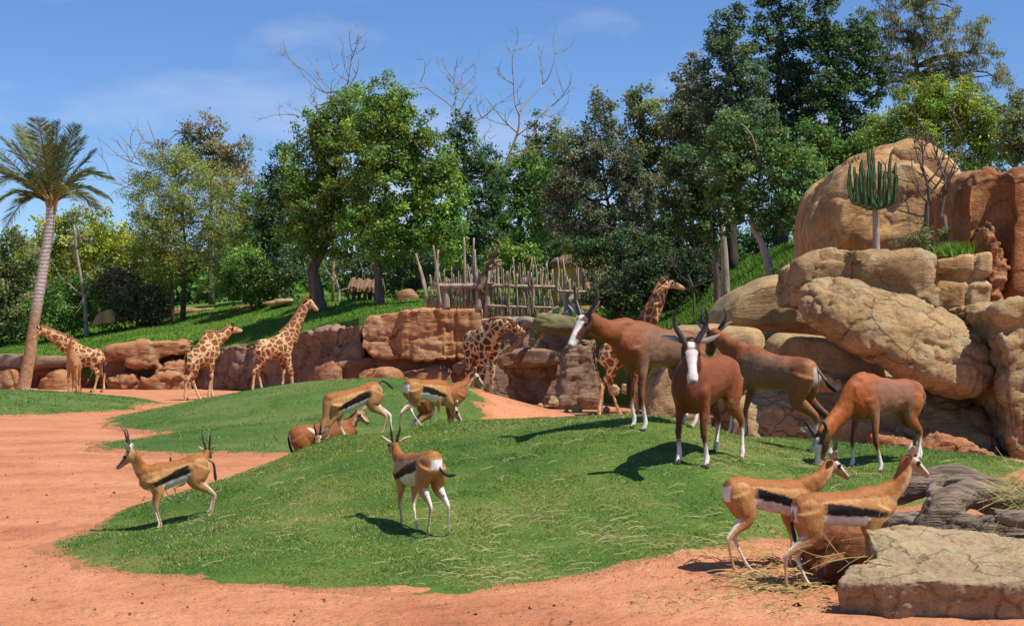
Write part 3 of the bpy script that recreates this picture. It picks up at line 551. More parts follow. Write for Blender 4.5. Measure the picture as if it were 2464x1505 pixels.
rock('dark undercut rock at the palm foot', [O([(-1300, 884), (240, 876), (245, 960), (-1300, 960)], 76.2, 4, .1, .95)], 'rock_deep', .13, 2, .2, .5, cells=.35, cellsize=1.2, seed=23)
rock('pinkish stone right beside the palm foot', [O([(95, 915), (135, 890), (165, 905), (168, 950), (90, 950)], 73.5, 1.5, .2)], 'rock_red', .07, 3, .12, .9, cells=.2, cellsize=.7, seed=24)
rock('pinkish stone across the palm foot from the giraffes', [O([(-40, 900), (20, 890), (40, 950), (-40, 950)], 73.8, 1.5, .2)], 'rock_red', .07, 3, .12, .9, cells=.2, cellsize=.7, seed=34)
# the hollow with the dead logs, right of the red block
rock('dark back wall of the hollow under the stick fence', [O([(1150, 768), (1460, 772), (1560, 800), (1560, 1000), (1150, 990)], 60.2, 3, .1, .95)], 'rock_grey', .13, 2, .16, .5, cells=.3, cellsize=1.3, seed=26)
rock('overhanging brown ledge slab beside the shaded giraffe', [O([(1192, 866), (1204, 848), (1250, 843), (1310, 838), (1352, 846), (1354, 872), (1300, 882), (1198, 884)], 52, 3, .2, .9)], 'rock_grey', .07, 3, .08, .8, strata=.1, cells=.1, cellsize=.8, seed=27)
rock('smooth red rock pier under the brown ledge slab', [O([(1204, 876), (1352, 868), (1348, 985), (1235, 990), (1212, 935)], 52.6, 2.5, .15, .9)], 'rock_grey', .07, 3, .12, .7, cells=.2, cellsize=.9, ridged=.12, strata=.1, seed=28)
rock('craggy grey rock stub between the ledge and the giraffe legs', [O([(1346, 862), (1362, 825), (1400, 812), (1440, 818), (1450, 900), (1450, 1000), (1335, 1000), (1350, 930)], 47.7, 2, .15)], 'rock_grey', .06, 2, .10, .9, ridged=.08, cells=.12, cellsize=.6, strata=.06, seed=29)
LS = ['pale loose stone under the edge of the red rock pier', 'pale loose stone at the foot of the craggy rock stub', 'small pale stone tucked against the craggy rock stub', 'large pale stone behind the giraffe\'s legs under the chestnut antelope', 'pale stone beside the chestnut antelope\'s front legs', 'small pale stone at a hoof of the giraffe behind the chestnut antelope', 'small flat pale stone before the red rock pier']
for i, (px, py, Y, s) in enumerate([(1330, 965, 46.5, 14), (1388, 985, 45.5, 13), (1362, 992, 45.8, 9), (1478, 940, 47, 16), (1505, 935, 46.5, 14), (1458, 985, 45, 10), (1300, 978, 48, 10)]):
    rock(LS[i], [O([(px-s, py+4), (px-s*.6, py-s*.8), (px+s*.2, py-s), (px+s, py-s*.2), (px+s*.8, py+s*.8), (px-s*.7, py+s*.8)], Y, s/85*1.2, .06)], 'rock_smooth', .035, 3, .03, 2.5, cells=.06, cellsize=.3, seed=40+i, group='loose stones at the rock stub', name='stone', cat='stone')
# foreground slab and the rusty stone beneath it
rock('flat weathered slab with a rough dark front edge', [[P(2076, 1264, 11.3), P(2180, 1258, 11.9), P(2330, 1275, 11.9), P(2500, 1310, 11.6), P(2800, 1330, 11.4), P(2102, 1302, 10.95), P(2110, 1350, 10.7), P(2800, 1420, 10.05), P(2300, 1400, 10.3), P(2120, 1520, 10.6), P(2800, 1540, 10.1), P(2076, 1400, 11.3), P(2800, 1400, 11.5)],
      [P(2048, 1354, 10.62), P(2090, 1338, 10.75), P(2200, 1335, 10.8), P(2800, 1380, 10.5), P(2016, 1394, 10.33), P(2110, 1400, 10.2), P(2250, 1392, 10.12), P(2463, 1410, 10.0), P(2800, 1420, 10.0), P(2008, 1425, 10.32), P(2020, 1510, 10.42), P(2180, 1520, 10.25), P(2463, 1530, 10.1), P(2800, 1535, 10.1), P(2060, 1480, 10.9), P(2800, 1480, 10.9)]], 'rock_slab', .02, 2, .013, 3.0, ridged=.02, cells=.014, cellsize=.16, seed=30, name='stone_slab', cat='slab')
rock('rust-red rounded stone wedged under the slab behind a gazelle', [O([(1932, 1330), (1945, 1285), (1990, 1262), (2050, 1256), (2100, 1262), (2120, 1340), (2080, 1372), (1985, 1378), (1940, 1366)], 12.0, .5, .12, .7)], 'rock_rust', .018, 4, .02, 3, cells=.03, cellsize=.2, seed=31, name='stone', cat='stone')
rock('low dark stone under the rust-red stone', [O([(1960, 1375), (2000, 1352), (2060, 1345), (2075, 1395), (2030, 1412), (1965, 1408)], 11.55, .35, .05, .8)], 'rock_rust', .016, 3, .015, 3, cells=.02, cellsize=.2, seed=32, name='stone', cat='stone')
# ------------------------------------------------------------ dead wood
def wood(name, label, paths, mat, cat, n=16, amp=.05, freq=6, voxel=None, group=None):
    mb = MB()
    for pts, rad in paths: mb.add(*tube(pts, rad, n, 5))
    V, N, Fq = remeshed(mb.V(), mb.f, voxel, 1)
    g = np.column_stack([V[:, 0]*freq*.22+.15*V[:, 2]*freq, V[:, 1]*freq, V[:, 2]*freq]); d = amp*(fbm(g, 3)-1.2*(1-np.abs(vnoise(g*1.7+4)))**4)
    V = V+N*d[:, None]; base = np.array([V[:, 0].mean(), V[:, 1].mean(), V[:, 2].min()])
    return tag(mk(name, V, Fq, M[mat], None, base), label, cat, group)
wood('driftwood', 'gnarled grey driftwood stump with hay tangled in it behind the slab', [([P(2092, 1232, 12.9), P(2150, 1195, 12.9), P(2220, 1165, 12.9), P(2300, 1152, 12.9), P(2380, 1180, 12.9), P(2500, 1195, 12.9)], [.04, .09, .11, .11, .10, .10]),
  ([P(2225, 1285, 12.3), P(2270, 1222, 12.35), P(2330, 1188, 12.5), P(2410, 1205, 12.6), P(2560, 1225, 12.6)], [.12, .14, .12, .13, .12]), ([P(2105, 1262, 12.6), P(2180, 1252, 12.5), P(2270, 1262, 12.35), P(2400, 1285, 12.2), P(2580, 1300, 12.2)], [.05, .08, .11, .13, .13]),
  ([P(2390, 1240, 12.0), P(2450, 1246, 11.95), P(2580, 1255, 11.9)], [.05, .075, .08]), ([P(2330, 1345, 12.0), P(2400, 1322, 12.0), P(2480, 1325, 12.0), P(2600, 1335, 12)], [.08, .11, .12, .11]), ([P(2130, 1305, 12.7), P(2250, 1318, 12.6), P(2400, 1330, 12.5), P(2600, 1340, 12.4)], [.09, .14, .17, .17]), ([P(2255, 1205, 12.35), P(2240, 1178, 12.5), P(2275, 1150, 12.7)], [.05, .05, .05])], 'driftwood', 'driftwood', 16, .016, 9, .018)
V = []
hs3 = []
def stalk_tangle(label, c, n, r, parent=None, seed=0):
    g = np.random.default_rng(seed); V = []; Fc = []; C = []
    for i in range(n):
        p = np.array(c)+g.normal(0, 1, 3)*r; a = g.random()*6.28; d = np.array([math.cos(a), math.sin(a)*.6, g.normal(0, .5)]); L_ = g.uniform(.08, .22); b0 = g.normal(0, .08, 3)
        pts = [p, p+d*L_*.5+b0*.4, p+d*L_+b0]; w = np.array([0, .3, 1])*.0022; o = len(V)
        for q_ in pts: V += [q_-w, q_+w]
        Fc += [(o, o+2, o+3, o+1), (o+2, o+4, o+5, o+3)]; cc = np.array([.42, .36, .10])*g.uniform(.5, 1.1); C += [cc]*6
    return tag(structure(mk('hay_tuft', V, Fc, M['col'], None, None, np.array(C), False), 'stuff'), label, 'hay')
stalk_tangle('green-yellow hay tangled in the driftwood', P(2460, 1190, 12.2), 260, np.array([.12, .1, .06]), seed=5)
stalk_tangle('loose hay straws lying on the flat slab', P(2290, 1330, 11.0), 160, np.array([.5, .3, .008])+np.array([0, 0, 0]), seed=6)
wood('mossy_log', 'thick mossy fallen log jutting over the hollow', [([P(1284, 768, 47.6), P(1300, 774, 47.6), P(1350, 782, 47.8), P(1410, 792, 48.0), P(1460, 800, 48.2)], [.20, .30, .31, .29, .24]), ([P(1296, 785, 47.6), P(1284, 810, 47.5), P(1276, 832, 47.6)], [.2, .15, .10])], 'moss', 'log', 14, .04, 3.5, .045)
wood('dead_log', 'bleached dead log lying across the top of the hollow', [([P(1158, 772, 50.5), P(1200, 770, 50.3), P(1250, 772, 50), P(1300, 778, 49.6)], [.10, .14, .16, .18]), ([P(1240, 772, 50), P(1262, 800, 49.9), P(1230, 838, 50.2), P(1200, 852, 51)], [.12, .11, .09, .06]), ([P(1268, 776, 49.9), P(1300, 772, 52), P(1320, 772, 58)], [.12, .12, .14])], 'stick', 'log', 12, .03, 4, .035)

for i, (a, b_, r, lab) in enumerate([((1340, 768, 55), (1392, 690, 55.5), .10, 'pale leaning branch below the ochre hut'), ((1365, 775, 54), (1352, 705, 54.5), .13, 'broad split log standing in the hollow'), ((1400, 780, 54), (1455, 720, 54.6), .07, 'thin pale branch propped against the ragged fence'), ((1310, 765, 55), (1345, 738, 55), .09, 'short pale log end beside the palisade'), ((1385, 770, 53), (1440, 762, 53), .11, 'grey log lying level above the mossy log'), ((1415, 782, 53), (1372, 728, 53.4), .06, 'bent grey stick crossing the broad split log')]):
    A_, B_ = P(*a), P(*b_); mid_ = (A_+B_)/2+np.array([.08, 0, .1]); wood('fallen_branch', lab, [([A_-np.array([0, 0, .3]), A_, mid_, B_], [r, r, r*.9, r*.6])], 'stick', 'branch', 10, .02, 5, .03)
# ------------------------------------------------------------ trees
LB = 2.0
def leaves(C, n, spread, size, col, out0, up=.5, droop=0., asp=.45, var=.25, huev=.12, seed=0, flat=.75):
    """n leaf faces round each cluster centre C; out0 = crown centre, for the way the leaves turn"""
    g = np.random.default_rng(seed); k = len(C); cen = np.repeat(C, n, 0); m = len(cen)
    p = cen+g.normal(0, 1, (m, 3))*np.array([spread, spread, spread*flat])
    o = p-out0; o /= np.linalg.norm(o, axis=1)[:, None]+1e-9
    nr = g.normal(0, 1, (m, 3))*.8+o*.55+np.array([0, 0, up]); nr /= np.linalg.norm(nr, axis=1)[:, None]
    ax = g.normal(0, 1, (m, 3))+o*.5-np.array([0, 0, droop*3]); ax -= nr*(ax*nr).sum(1)[:, None]; ax /= np.linalg.norm(ax, axis=1)[:, None]+1e-9
    sd = np.cross(nr, ax); s = (size*(.6+.8*g.random(m)))[:, None]
    V = np.stack([p-ax*s*.5, p+sd*s*asp*.5, p+ax*s*.5-nr*s*.12, p-sd*s*asp*.5], 1).reshape(-1, 3)
    cf = np.repeat(1+var*g.normal(0, 1, k), n)*(1+.22*g.normal(0, 1, m)); hu = np.repeat(g.normal(0, huev, k), n)+g.normal(0, .08, m)
    c = np.array(col)[None]*LB*np.clip(cf, .35, 1.9)[:, None]*np.column_stack([1+hu, np.ones(m), 1-hu*.6])
    return V, np.repeat(np.clip(c, .003, 1), 4, 0)
def pxr(Y): return Y/F
LEAFN = [0]
def blob_clusters(b, Y, cr, g, dens):
    cx, cy, rx, ry = b[0], b[1], b[2]*1.14, b[3]*1.1; dy = b[4] if len(b) > 4 else 0; Yb = Y+dy; c = P(cx, cy, Yb); R3 = np.array([rx, min(rx, ry)*.95+.1*rx, ry])*pxr(Yb)
    n = max(5, int(dens*rx*ry/(cr*cr)*2.2)); d = g.normal(0, 1, (n, 3)); d /= np.linalg.norm(d, axis=1)[:, None]
    d[:, 1] = np.where(g.random(n) < .65, -np.abs(d[:, 1]), d[:, 1])
    r = .45+.6*g.random(n)**.7; pts = c+d*R3*r[:, None]*(1+.25*fbm(d*2+cx, 2))[:, None]
    return c, pts
def tree(label, base, Y, blobs, col, leaf=6.0, dens=1.0, cr=17, per=34, trunk=None, tr=.16, limbs=10, bark='bark', name='tree', cat='tree', group=None, style='', seed=0, asp=.45, up=.5, var=.25, huev=.12, spread=.55):
    """base: column where it stands; trunk: list of (px,py) from foot to crown; blobs: crown lumps (px,py,rx,ry[,dY])"""
    g = np.random.default_rng(seed+100); x = XX(base, Y); z = GZ(x, Y); b0 = np.array([x, Y, z-.05])
    t = thing(name, label, cat, (x, Y, z), group)
    Cs = []; Vs = []; Cc = []; nper = int(per*2.3); leaf = leaf*1.22; asp = asp*1.25
    for i, b in enumerate(blobs):
        c, pts = blob_clusters(b, Y, cr, g, dens); Cs.append(pts)
        V, cc = leaves(pts, nper, cr*spread*pxr(Y), leaf*pxr(Y), np.array(col)*(1+.12*g.normal()), c, up, 1. if style == 'droop' else 0., asp, var, huev, seed*31+i)
        Vs.append(V); Cc.append(cc)
    V = np.concatenate(Vs); cc = np.concatenate(Cc); C = np.concatenate(Cs); LEAFN[0] += len(V)//4
    mk('crown', V, np.arange(len(V)).reshape(-1, 4), M['leaf'], t, None, cc, False)
    mb = MB()
    if trunk is None:
        bl = blobs[0]; trunk = [(base, 0), (bl[0], bl[1]+bl[3]*.5), (bl[0], bl[1])]
    tp = [b0]+[P(p[0], p[1], Y+(p[2] if len(p) > 2 else 0)) for p in trunk[1:]]; n = len(tp)
    mb.add(*tube(tp, [tr*(.92-.84*i/(n-1)) for i in range(n)], 9, 4, tr*.06))
    TP = catmull(np.array(tp), 6); k0 = len(TP)//3
    for j in range(limbs):
        e = C[g.integers(len(C))]; cand = TP[k0:]; lo = cand[:, 2] < e[2]+.2; cd = cand[lo] if lo.any() else cand[:1]
        s = cd[np.argmin(np.linalg.norm(cd-e, axis=1)-.2*g.random(len(cd)))]; md = (s+e)/2+g.normal(0, .12, 3)*np.linalg.norm(e-s)+np.array([0, 0, .08])*np.linalg.norm(e-s)
        mb.add(*tube([s, md, e], [tr*.30, tr*.17, tr*.04], 5, 3))
    mb.build('trunk', M[bark], t); return t
def branchy(mb, p, d, ln, r, depth, g, curve=.5, nb=2):
    """bare crooked twigs"""
    k = 4; pts = [np.array(p)]; dd = np.array(d, float)
    for i in range(k):
        dd = unit(dd+g.normal(0, .16, 3)+np.array([0, 0, curve*.12])); pts.append(pts[-1]+dd*ln/k)
    mb.add(*tube(pts, np.linspace(r, r*.4, k+1), 5, 2))
    if depth > 0:
        for j in range(nb+int(g.random() < .5)):
            i = g.integers(1, k+1); e = unit(dd+g.normal(0, .75, 3)*np.array([1, .6, .8])); branchy(mb, pts[i], e, ln*g.uniform(.45, .8), max(r*.6, .012), depth-1, g, curve, nb)
def bare(label, base, Y, path, r, starts, seed=0, name='bare_tree', mat='twig', depth=2, ln=1.0, group=None, cat='tree', curve=.5):
    g = np.random.default_rng(seed); x = XX(base, Y); z = GZ(x, Y); t = thing(name, label, cat, (x, Y, z), group); mb = MB()
    tp = [np.array([x, Y, z-.05])]+[P(a, b, Y) for a, b in path]; mb.add(*tube(tp, np.linspace(r, r*.4, len(tp)), 7, 4)); mb.build('trunk', M[mat], t)
    mb = MB()
    for (a, b, dx, dz, l_) in starts: branchy(mb, P(a, b, Y), unit([dx, g.normal(0, .3), dz]), l_*ln, r*.42, depth, g, curve)
    mb.build('branches', M[mat], t); return t
BG = 'trees behind the rock wall'
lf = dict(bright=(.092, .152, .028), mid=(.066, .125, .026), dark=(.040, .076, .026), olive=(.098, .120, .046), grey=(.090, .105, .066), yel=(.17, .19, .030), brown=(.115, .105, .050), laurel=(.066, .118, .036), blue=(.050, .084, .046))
# far wood: one mass closing the view
V = []; Cc = []
g = np.random.default_rng(5)
for i in range(88):
    px = -1250+i*52+g.normal(0, 12); Yf = g.uniform(118, 135); top = 640+g.normal(0, 18)
    c = P(px, (top+790)/2, Yf); pts = c+g.normal(0, 1, (50, 3))*np.array([45, 40, 52])*pxr(Yf)
    v_, c_ = leaves(pts, 22, .8, .75, np.array(lf['mid'])*g.uniform(.7, 1.2), c, seed=900+i); V.append(v_); Cc.append(c_)
V = np.concatenate(V); tag(structure(mk('far_wood', V, np.arange(len(V)).reshape(-1, 4), M['leaf'], None, None, np.concatenate(Cc), False), 'stuff'), 'distant green wood closing the view behind the trees', 'wood')
# left
tree('dense rounded bush tree behind the palm trunk', 30, 90, [(30, 640, 62, 75), (5, 720, 60, 90), (70, 740, 62, 75), (-60, 660, 70, 90), (20, 800, 70, 45), (-100, 760, 90, 80)], lf['olive'], 6.5, 1.1, group=BG, seed=1)
tree('yellow-green tree with fine foliage right behind the palm', 165, 100, [(140, 570, 55, 55), (200, 560, 60, 55), (170, 630, 75, 60), (100, 620, 50, 60), (260, 575, 55, 55), (240, 650, 70, 60)], lf['yel'], 6, 1.1, group=BG, seed=2)
tree('dark purplish shrub mass at the foot of the feathery acacia', 330, 86, [(330, 715, 62, 62), (290, 690, 50, 50), (370, 735, 45, 50), (330, 770, 55, 28)], (.075, .072, .044), 6, 1.2, cat='shrub', name='shrub', tr=.1, limbs=6, group='shrubs on the bank', seed=3)
tree('green shrub beside the slender bare sapling', 150, 87, [(150, 735, 60, 60), (110, 770, 50, 45), (220, 720, 55, 55), (215, 770, 45, 35), (270, 690, 50, 50)], lf['mid'], 6, 1.1, cat='shrub', name='shrub', tr=.1, limbs=6, group='shrubs on the bank', seed=4)
tree('feathery olive acacia with two slender dark trunks', 440, 85, [(430, 420, 80, 70), (375, 470, 65, 75), (480, 470, 90, 80), (420, 560, 95, 85), (530, 560, 85, 90), (370, 580, 60, 70), (470, 640, 90, 60), (390, 650, 60, 45), (560, 640, 60, 60)], (.125, .150, .040), 5.0, 1.15, 15, 30, [(440, 0), (443, 690), (446, 620), (440, 520), (430, 420)], .17, 26, 'bark_dark', group=BG, seed=5, asp=.28)
tree('slim dark-stemmed acacia leaning beside the feathery acacia', 417, 84, [(400, 600, 50, 55), (385, 540, 40, 50), (420, 640, 40, 30)], (.14, .16, .035), 5, .9, 15, 26, [(417, 0), (412, 690), (400, 640), (392, 560)], .12, 10, 'bark_dark', group=BG, seed=6, asp=.28)
tree('tall brownish eucalyptus rising above the feathery acacia', 510, 104, [(455, 318, 42, 34), (510, 300, 30, 24), (548, 340, 48, 48), (490, 370, 65, 50), (560, 395, 40, 45), (500, 430, 75, 50), (430, 380, 40, 40)], lf['brown'], 5.5, .85, group=BG, seed=7, tr=.25, trunk=[(510, 0), (505, 600), (510, 440), (515, 340)], limbs=22)
tree('russet-tinged tree between the eucalyptus and the dark cypress-like tree', 590, 100, [(580, 470, 55, 60), (610, 520, 45, 60), (570, 560, 60, 60), (600, 610, 50, 60)], (.13, .105, .055), 5.5, .9, group=BG, seed=8, tr=.18)
tree('dark narrow tree between the russet tree and the broad green tree', 660, 84, [(678, 385, 20, 50), (660, 430, 22, 40), (690, 460, 40, 60), (660, 530, 50, 60), (690, 600, 60, 60), (640, 600, 45, 60), (660, 660, 60, 45)], lf['dark'], 6, 1.1, group=BG, seed=9, tr=.2, bark='bark_dark')
tree('dark leafy shrub at the edge of the sunlit bank', 605, 82, [(600, 690, 50, 40), (640, 670, 45, 45), (590, 640, 50, 50), (560, 680, 40, 40), (620, 715, 35, 20)], lf['mid'], 6, 1.2, cat='shrub', name='shrub', tr=.08, limbs=5, group='shrubs on the bank', seed=10)
# centre
tree('broad bright green tree on a gnarled grey forked trunk', 768, 74, [(790, 320, 60, 70), (850, 250, 45, 55), (745, 400, 60, 70), (840, 370, 80, 80), (760, 490, 75, 80), (850, 480, 90, 80), (740, 570, 60, 50), (830, 570, 85, 60), (720, 470, 30, 50)], lf['bright'], 6.5, 1.15, 16, 34, [(772, 0), (760, 690), (752, 650), (775, 600), (800, 480), (820, 340)], .42, 24, 'bark', group=BG, seed=11)
tree('tall bright green tree with straight grey trunk above the bank', 915, 71, [(930, 230, 40, 42), (965, 250, 30, 42), (900, 280, 55, 50), (985, 320, 60, 60), (920, 360, 85, 70), (1030, 390, 70, 70), (950, 450, 100, 80), (1060, 480, 60, 80), (900, 540, 80, 60), (990, 540, 95, 70), (1070, 570, 60, 60), (940, 600, 60, 40)], lf['bright'], 6.5, 1.15, 16, 34, [(915, 0), (910, 680), (908, 590), (925, 480), (940, 340)], .24, 26, 'bark', group=BG, seed=12)
tree('upright dark tree with pale leaning trunk behind the fence', 1105, 80, [(1110, 300, 18, 40), (1085, 360, 30, 45), (1130, 350, 22, 50), (1170, 390, 24, 50), (1140, 440, 65, 60), (1190, 460, 30, 60), (1130, 530, 60, 60), (1170, 560, 60, 60), (1110, 600, 50, 50)], lf['dark'], 6, 1.0, 15, 34, [(1108, 0), (1100, 630), (1085, 560), (1110, 450), (1120, 340)], .26, 18, 'bark_pale', group=BG, seed=13)
tree('mid-green tree behind the palisade and the bright leafy bush', 1250, 88, [(1250, 420, 60, 50), (1215, 490, 55, 60), (1290, 480, 60, 60), (1240, 550, 70, 60), (1310, 560, 50, 60), (1230, 600, 60, 40), (1200, 420, 30, 40), (1340, 440, 45, 55), (1260, 380, 35, 35)], lf['mid'], 6, 1.15, group=BG, seed=14, tr=.2)
tree('pair of dark spiky columnar trees against the sky', 1310, 92, [(1290, 320, 13, 45), (1328, 330, 17, 42), (1292, 390, 22, 45), (1340, 390, 25, 50), (1310, 450, 40, 60), (1310, 530, 40, 60)], lf['dark'], 5.5, 1.1, 12, 30, group=BG, seed=15, tr=.2)
tree('bright leafy bush behind the stick fence', 1240, 72, [(1235, 600, 42, 30), (1205, 625, 35, 28), (1270, 610, 30, 30), (1250, 640, 45, 22)], lf['bright'], 6.5, 1.2, cat='bush', name='bush', tr=.08, limbs=5, group='shrubs on the bank', seed=16)
tree('shaded undergrowth shrub between the two grey trunks', 840, 82, [(830, 660, 55, 40), (880, 640, 45, 45), (960, 650, 50, 45), (1020, 640, 40, 45), (900, 690, 45, 22), (980, 690, 45, 22), (700, 660, 45, 45)], lf['blue'], 6, 1.2, cat='shrub', name='shrub', tr=.08, limbs=6, group='shrubs on the bank', seed=17)
tree('grey-olive spreading tree above the hollow', 1490, 57, [(1450, 260, 25, 45), (1440, 320, 40, 45), (1400, 370, 50, 55), (1470, 390, 70, 65), (1370, 450, 55, 60), (1440, 480, 80, 60), (1530, 470, 60, 60), (1400, 550, 75, 45), (1480, 560, 70, 45), (1345, 520, 35, 50)], lf['grey'], 6, 1.1, 16, 36, [(1490, 0), (1490, 640), (1488, 580), (1460, 480), (1445, 330)], .17, 24, 'bark_dark', group=BG, seed=18)
tree('olive tree with upright shoots between the grey-olive tree and the conifers', 1580, 60, [(1540, 240, 26, 40), (1560, 290, 50, 50), (1510, 330, 40, 50), (1600, 350, 60, 60), (1550, 410, 70, 60), (1620, 450, 60, 60), (1580, 530, 70, 60), (1640, 290, 35, 50), (1660, 330, 50, 60), (1640, 250, 22, 40), (1680, 400, 50, 60)], lf['olive'], 6, 1.1, 16, 34, group=BG, seed=19, tr=.2)
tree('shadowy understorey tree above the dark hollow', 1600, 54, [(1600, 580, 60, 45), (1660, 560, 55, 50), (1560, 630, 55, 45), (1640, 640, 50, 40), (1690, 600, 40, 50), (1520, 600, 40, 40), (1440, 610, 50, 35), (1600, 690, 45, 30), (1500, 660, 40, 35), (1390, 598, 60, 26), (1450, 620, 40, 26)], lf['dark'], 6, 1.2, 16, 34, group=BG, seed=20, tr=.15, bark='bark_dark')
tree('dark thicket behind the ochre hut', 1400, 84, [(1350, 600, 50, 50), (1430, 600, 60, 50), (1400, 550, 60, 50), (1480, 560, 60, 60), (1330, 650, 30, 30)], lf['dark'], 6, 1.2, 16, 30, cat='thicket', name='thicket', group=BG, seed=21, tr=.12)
# right
tree('tall dark conifer-like tree with ragged crown', 1760, 54, [(1735, 60, 24, 40), (1770, 45, 24, 36), (1720, 110, 26, 36), (1760, 130, 55, 50), (1730, 200, 60, 50), (1800, 200, 50, 55), (1740, 280, 65, 50), (1810, 290, 55, 60), (1760, 350, 70, 50), (1690, 160, 14, 20)], lf['blue'], 6.5, 1.0, 15, 34, [(1760, 0), (1758, 500), (1760, 330), (1755, 200), (1755, 60)], .24, 22, 'bark_dark', group=BG, seed=22)
tree('taller dark tree with several spiry leaders', 1880, 56, [(1830, 30, 16, 50), (1870, 10, 18, 60), (1910, 30, 18, 60), (1850, 110, 40, 50), (1910, 120, 40, 60), (1870, 200, 70, 60), (1940, 220, 50, 60), (1860, 300, 70, 60), (1930, 320, 60, 60), (1880, 390, 80, 60), (1900, -50, 20, 40)], (.040, .072, .034), 6.5, 1.0, 15, 34, [(1880, 0), (1880, 480), (1878, 300), (1875, 120), (1875, 0)], .26, 24, 'bark_dark', group=BG, seed=23)
tree('dark bushy tree between the spiry tree and the weeping eucalyptus', 2000, 55, [(1985, 20, 28, 50), (1960, 70, 30, 50), (2000, 110, 45, 55), (2040, 150, 45, 60), (1990, 200, 55, 60), (2050, 240, 50, 60), (2000, 300, 60, 60), (2070, 320, 50, 60), (2020, 380, 70, 50), (1975, -40, 24, 40), (2080, 90, 35, 60), (2090, 190, 40, 60)], lf['dark'], 6.5, 1.0, 15, 34, [(2000, 0), (2000, 480), (2000, 300), (1990, 120), (1985, 20)], .24, 22, 'bark_dark', group=BG, seed=24)
tree('weeping pale eucalyptus with hanging sprays against the sky', 2220, 56, [(2110, 60, 45, 60), (2180, 40, 50, 60), (2250, 50, 50, 65), (2150, 140, 60, 60), (2240, 140, 60, 60), (2310, 130, 40, 70), (2360, 90, 28, 50), (2390, 160, 26, 50), (2200, 210, 70, 40), (2300, 210, 60, 40), (2415, 200, 14, 30), (2130, -20, 40, 40), (2220, -30, 50, 40)], (.110, .118, .060), 9, .72, 13, 22, [(2220, 0), (2220, 400), (2215, 250), (2200, 120), (2200, 20)], .22, 34, 'bark', group=BG, style='droop', seed=25, asp=.16, up=0)
tree('round yellow-green bushy tree above the ochre dome', 2250, 46, [(2210, 250, 70, 50), (2290, 235, 70, 45), (2170, 300, 65, 45), (2250, 310, 90, 50), (2340, 290, 75, 55), (2390, 340, 60, 50), (2300, 360, 80, 40), (2190, 360, 80, 40), (2360, 400, 60, 40), (2120, 330, 45, 45)], (.135, .190, .030), 6, 1.2, 16, 38, group=BG, seed=26, tr=.2)
tree('olive hanging shrub spilling over the cliff crown', 2450, 40, [(2440, 300, 45, 50), (2480, 340, 60, 60), (2430, 365, 35, 30), (2530, 300, 80, 70), (2460, 250, 30, 25)], lf['olive'], 6, 1.2, 16, 36, cat='shrub', name='shrub', group='shrubs on the bank', seed=27, tr=.1)
tree('glossy laurel-like tree with leaning trunk on the slope', 1856, 42, [(1760, 320, 55, 45), (1830, 330, 65, 50), (1740, 400, 60, 55), (1820, 410, 80, 60), (1900, 400, 60, 55), (1770, 470, 70, 45), (1860, 480, 80, 45), (1940, 450, 50, 50), (1800, 520, 60, 30), (1890, 530, 60, 30), (1965, 410, 25, 30)], lf['laurel'], 7.5, 1.1, 17, 36, [(1857, 0), (1838, 600), (1812, 545), (1808, 500), (1830, 420)], .13, 24, 'bark_pale', group=BG, seed=28, asp=.4)
tree('dark tree on twin grey trunks at the top of the slope', 1727, 44, [(1690, 420, 55, 50), (1660, 490, 60, 50), (1730, 500, 60, 50), (1690, 550, 55, 40), (1650, 400, 45, 50)], lf['dark'], 7, 1.1, 17, 34, [(1727, 0), (1722, 630), (1718, 560), (1700, 480)], .11, 18, 'bark', group=BG, seed=29)
tree('mid-green shrub filling the gap behind the laurel-like tree', 2010, 48, [(2000, 380, 60, 45), (2060, 370, 55, 45), (1960, 350, 50, 50), (2090, 400, 50, 35), (2020, 430, 55, 35), (1950, 500, 40, 50)], lf['mid'], 6.5, 1.2, 16, 36, cat='shrub', name='shrub', group='shrubs on the bank', seed=30, tr=.12)
tree('slender grey-green tree with thin upright shoots beside the tall conifer-like tree', 1665, 58, [(1660, 165, 16, 45), (1640, 215, 20, 40), (1690, 230, 40, 55), (1655, 280, 45, 50), (1700, 320, 45, 50), (1615, 300, 30, 45)], lf['grey'], 6, .9, 14, 30, group=BG, seed=41, tr=.12)
tree('mid-green filler tree between the columnar pair and the grey-olive tree', 1350, 75, [(1360, 360, 30, 45), (1340, 430, 40, 50), (1370, 480, 40, 50), (1330, 520, 45, 50)], lf['mid'], 6, 1.1, 15, 32, group=BG, seed=42, tr=.14)
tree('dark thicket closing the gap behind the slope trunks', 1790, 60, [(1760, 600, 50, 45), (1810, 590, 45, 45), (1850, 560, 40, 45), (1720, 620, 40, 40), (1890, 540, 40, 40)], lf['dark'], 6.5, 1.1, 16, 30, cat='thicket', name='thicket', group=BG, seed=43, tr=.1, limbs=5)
tree('low thicket added between hollow and slope, leaves coloured dark for deep shade', 1560, 51, [(1470, 715, 45, 38), (1530, 712, 50, 45), (1590, 700, 48, 48), (1640, 690, 40, 40), (1690, 670, 34, 34), (1440, 690, 35, 40), (1560, 655, 55, 45), (1640, 640, 45, 45)], (.026, .046, .018), 6, 1.2, 16, 34, cat='thicket', name='thicket', group='shrubs on the bank', seed=44, tr=.06, limbs=8)  # added to darken this stretch; deep shade is put into the leaf colour
tree('mid-green filler tree between the russet tree and the broad green tree', 640, 97, [(640, 500, 45, 55), (700, 520, 50, 60), (620, 580, 55, 55), (680, 600, 60, 55), (560, 600, 50, 55)], lf['mid'], 6, 1.1, 16, 30, group=BG, seed=45, tr=.16)
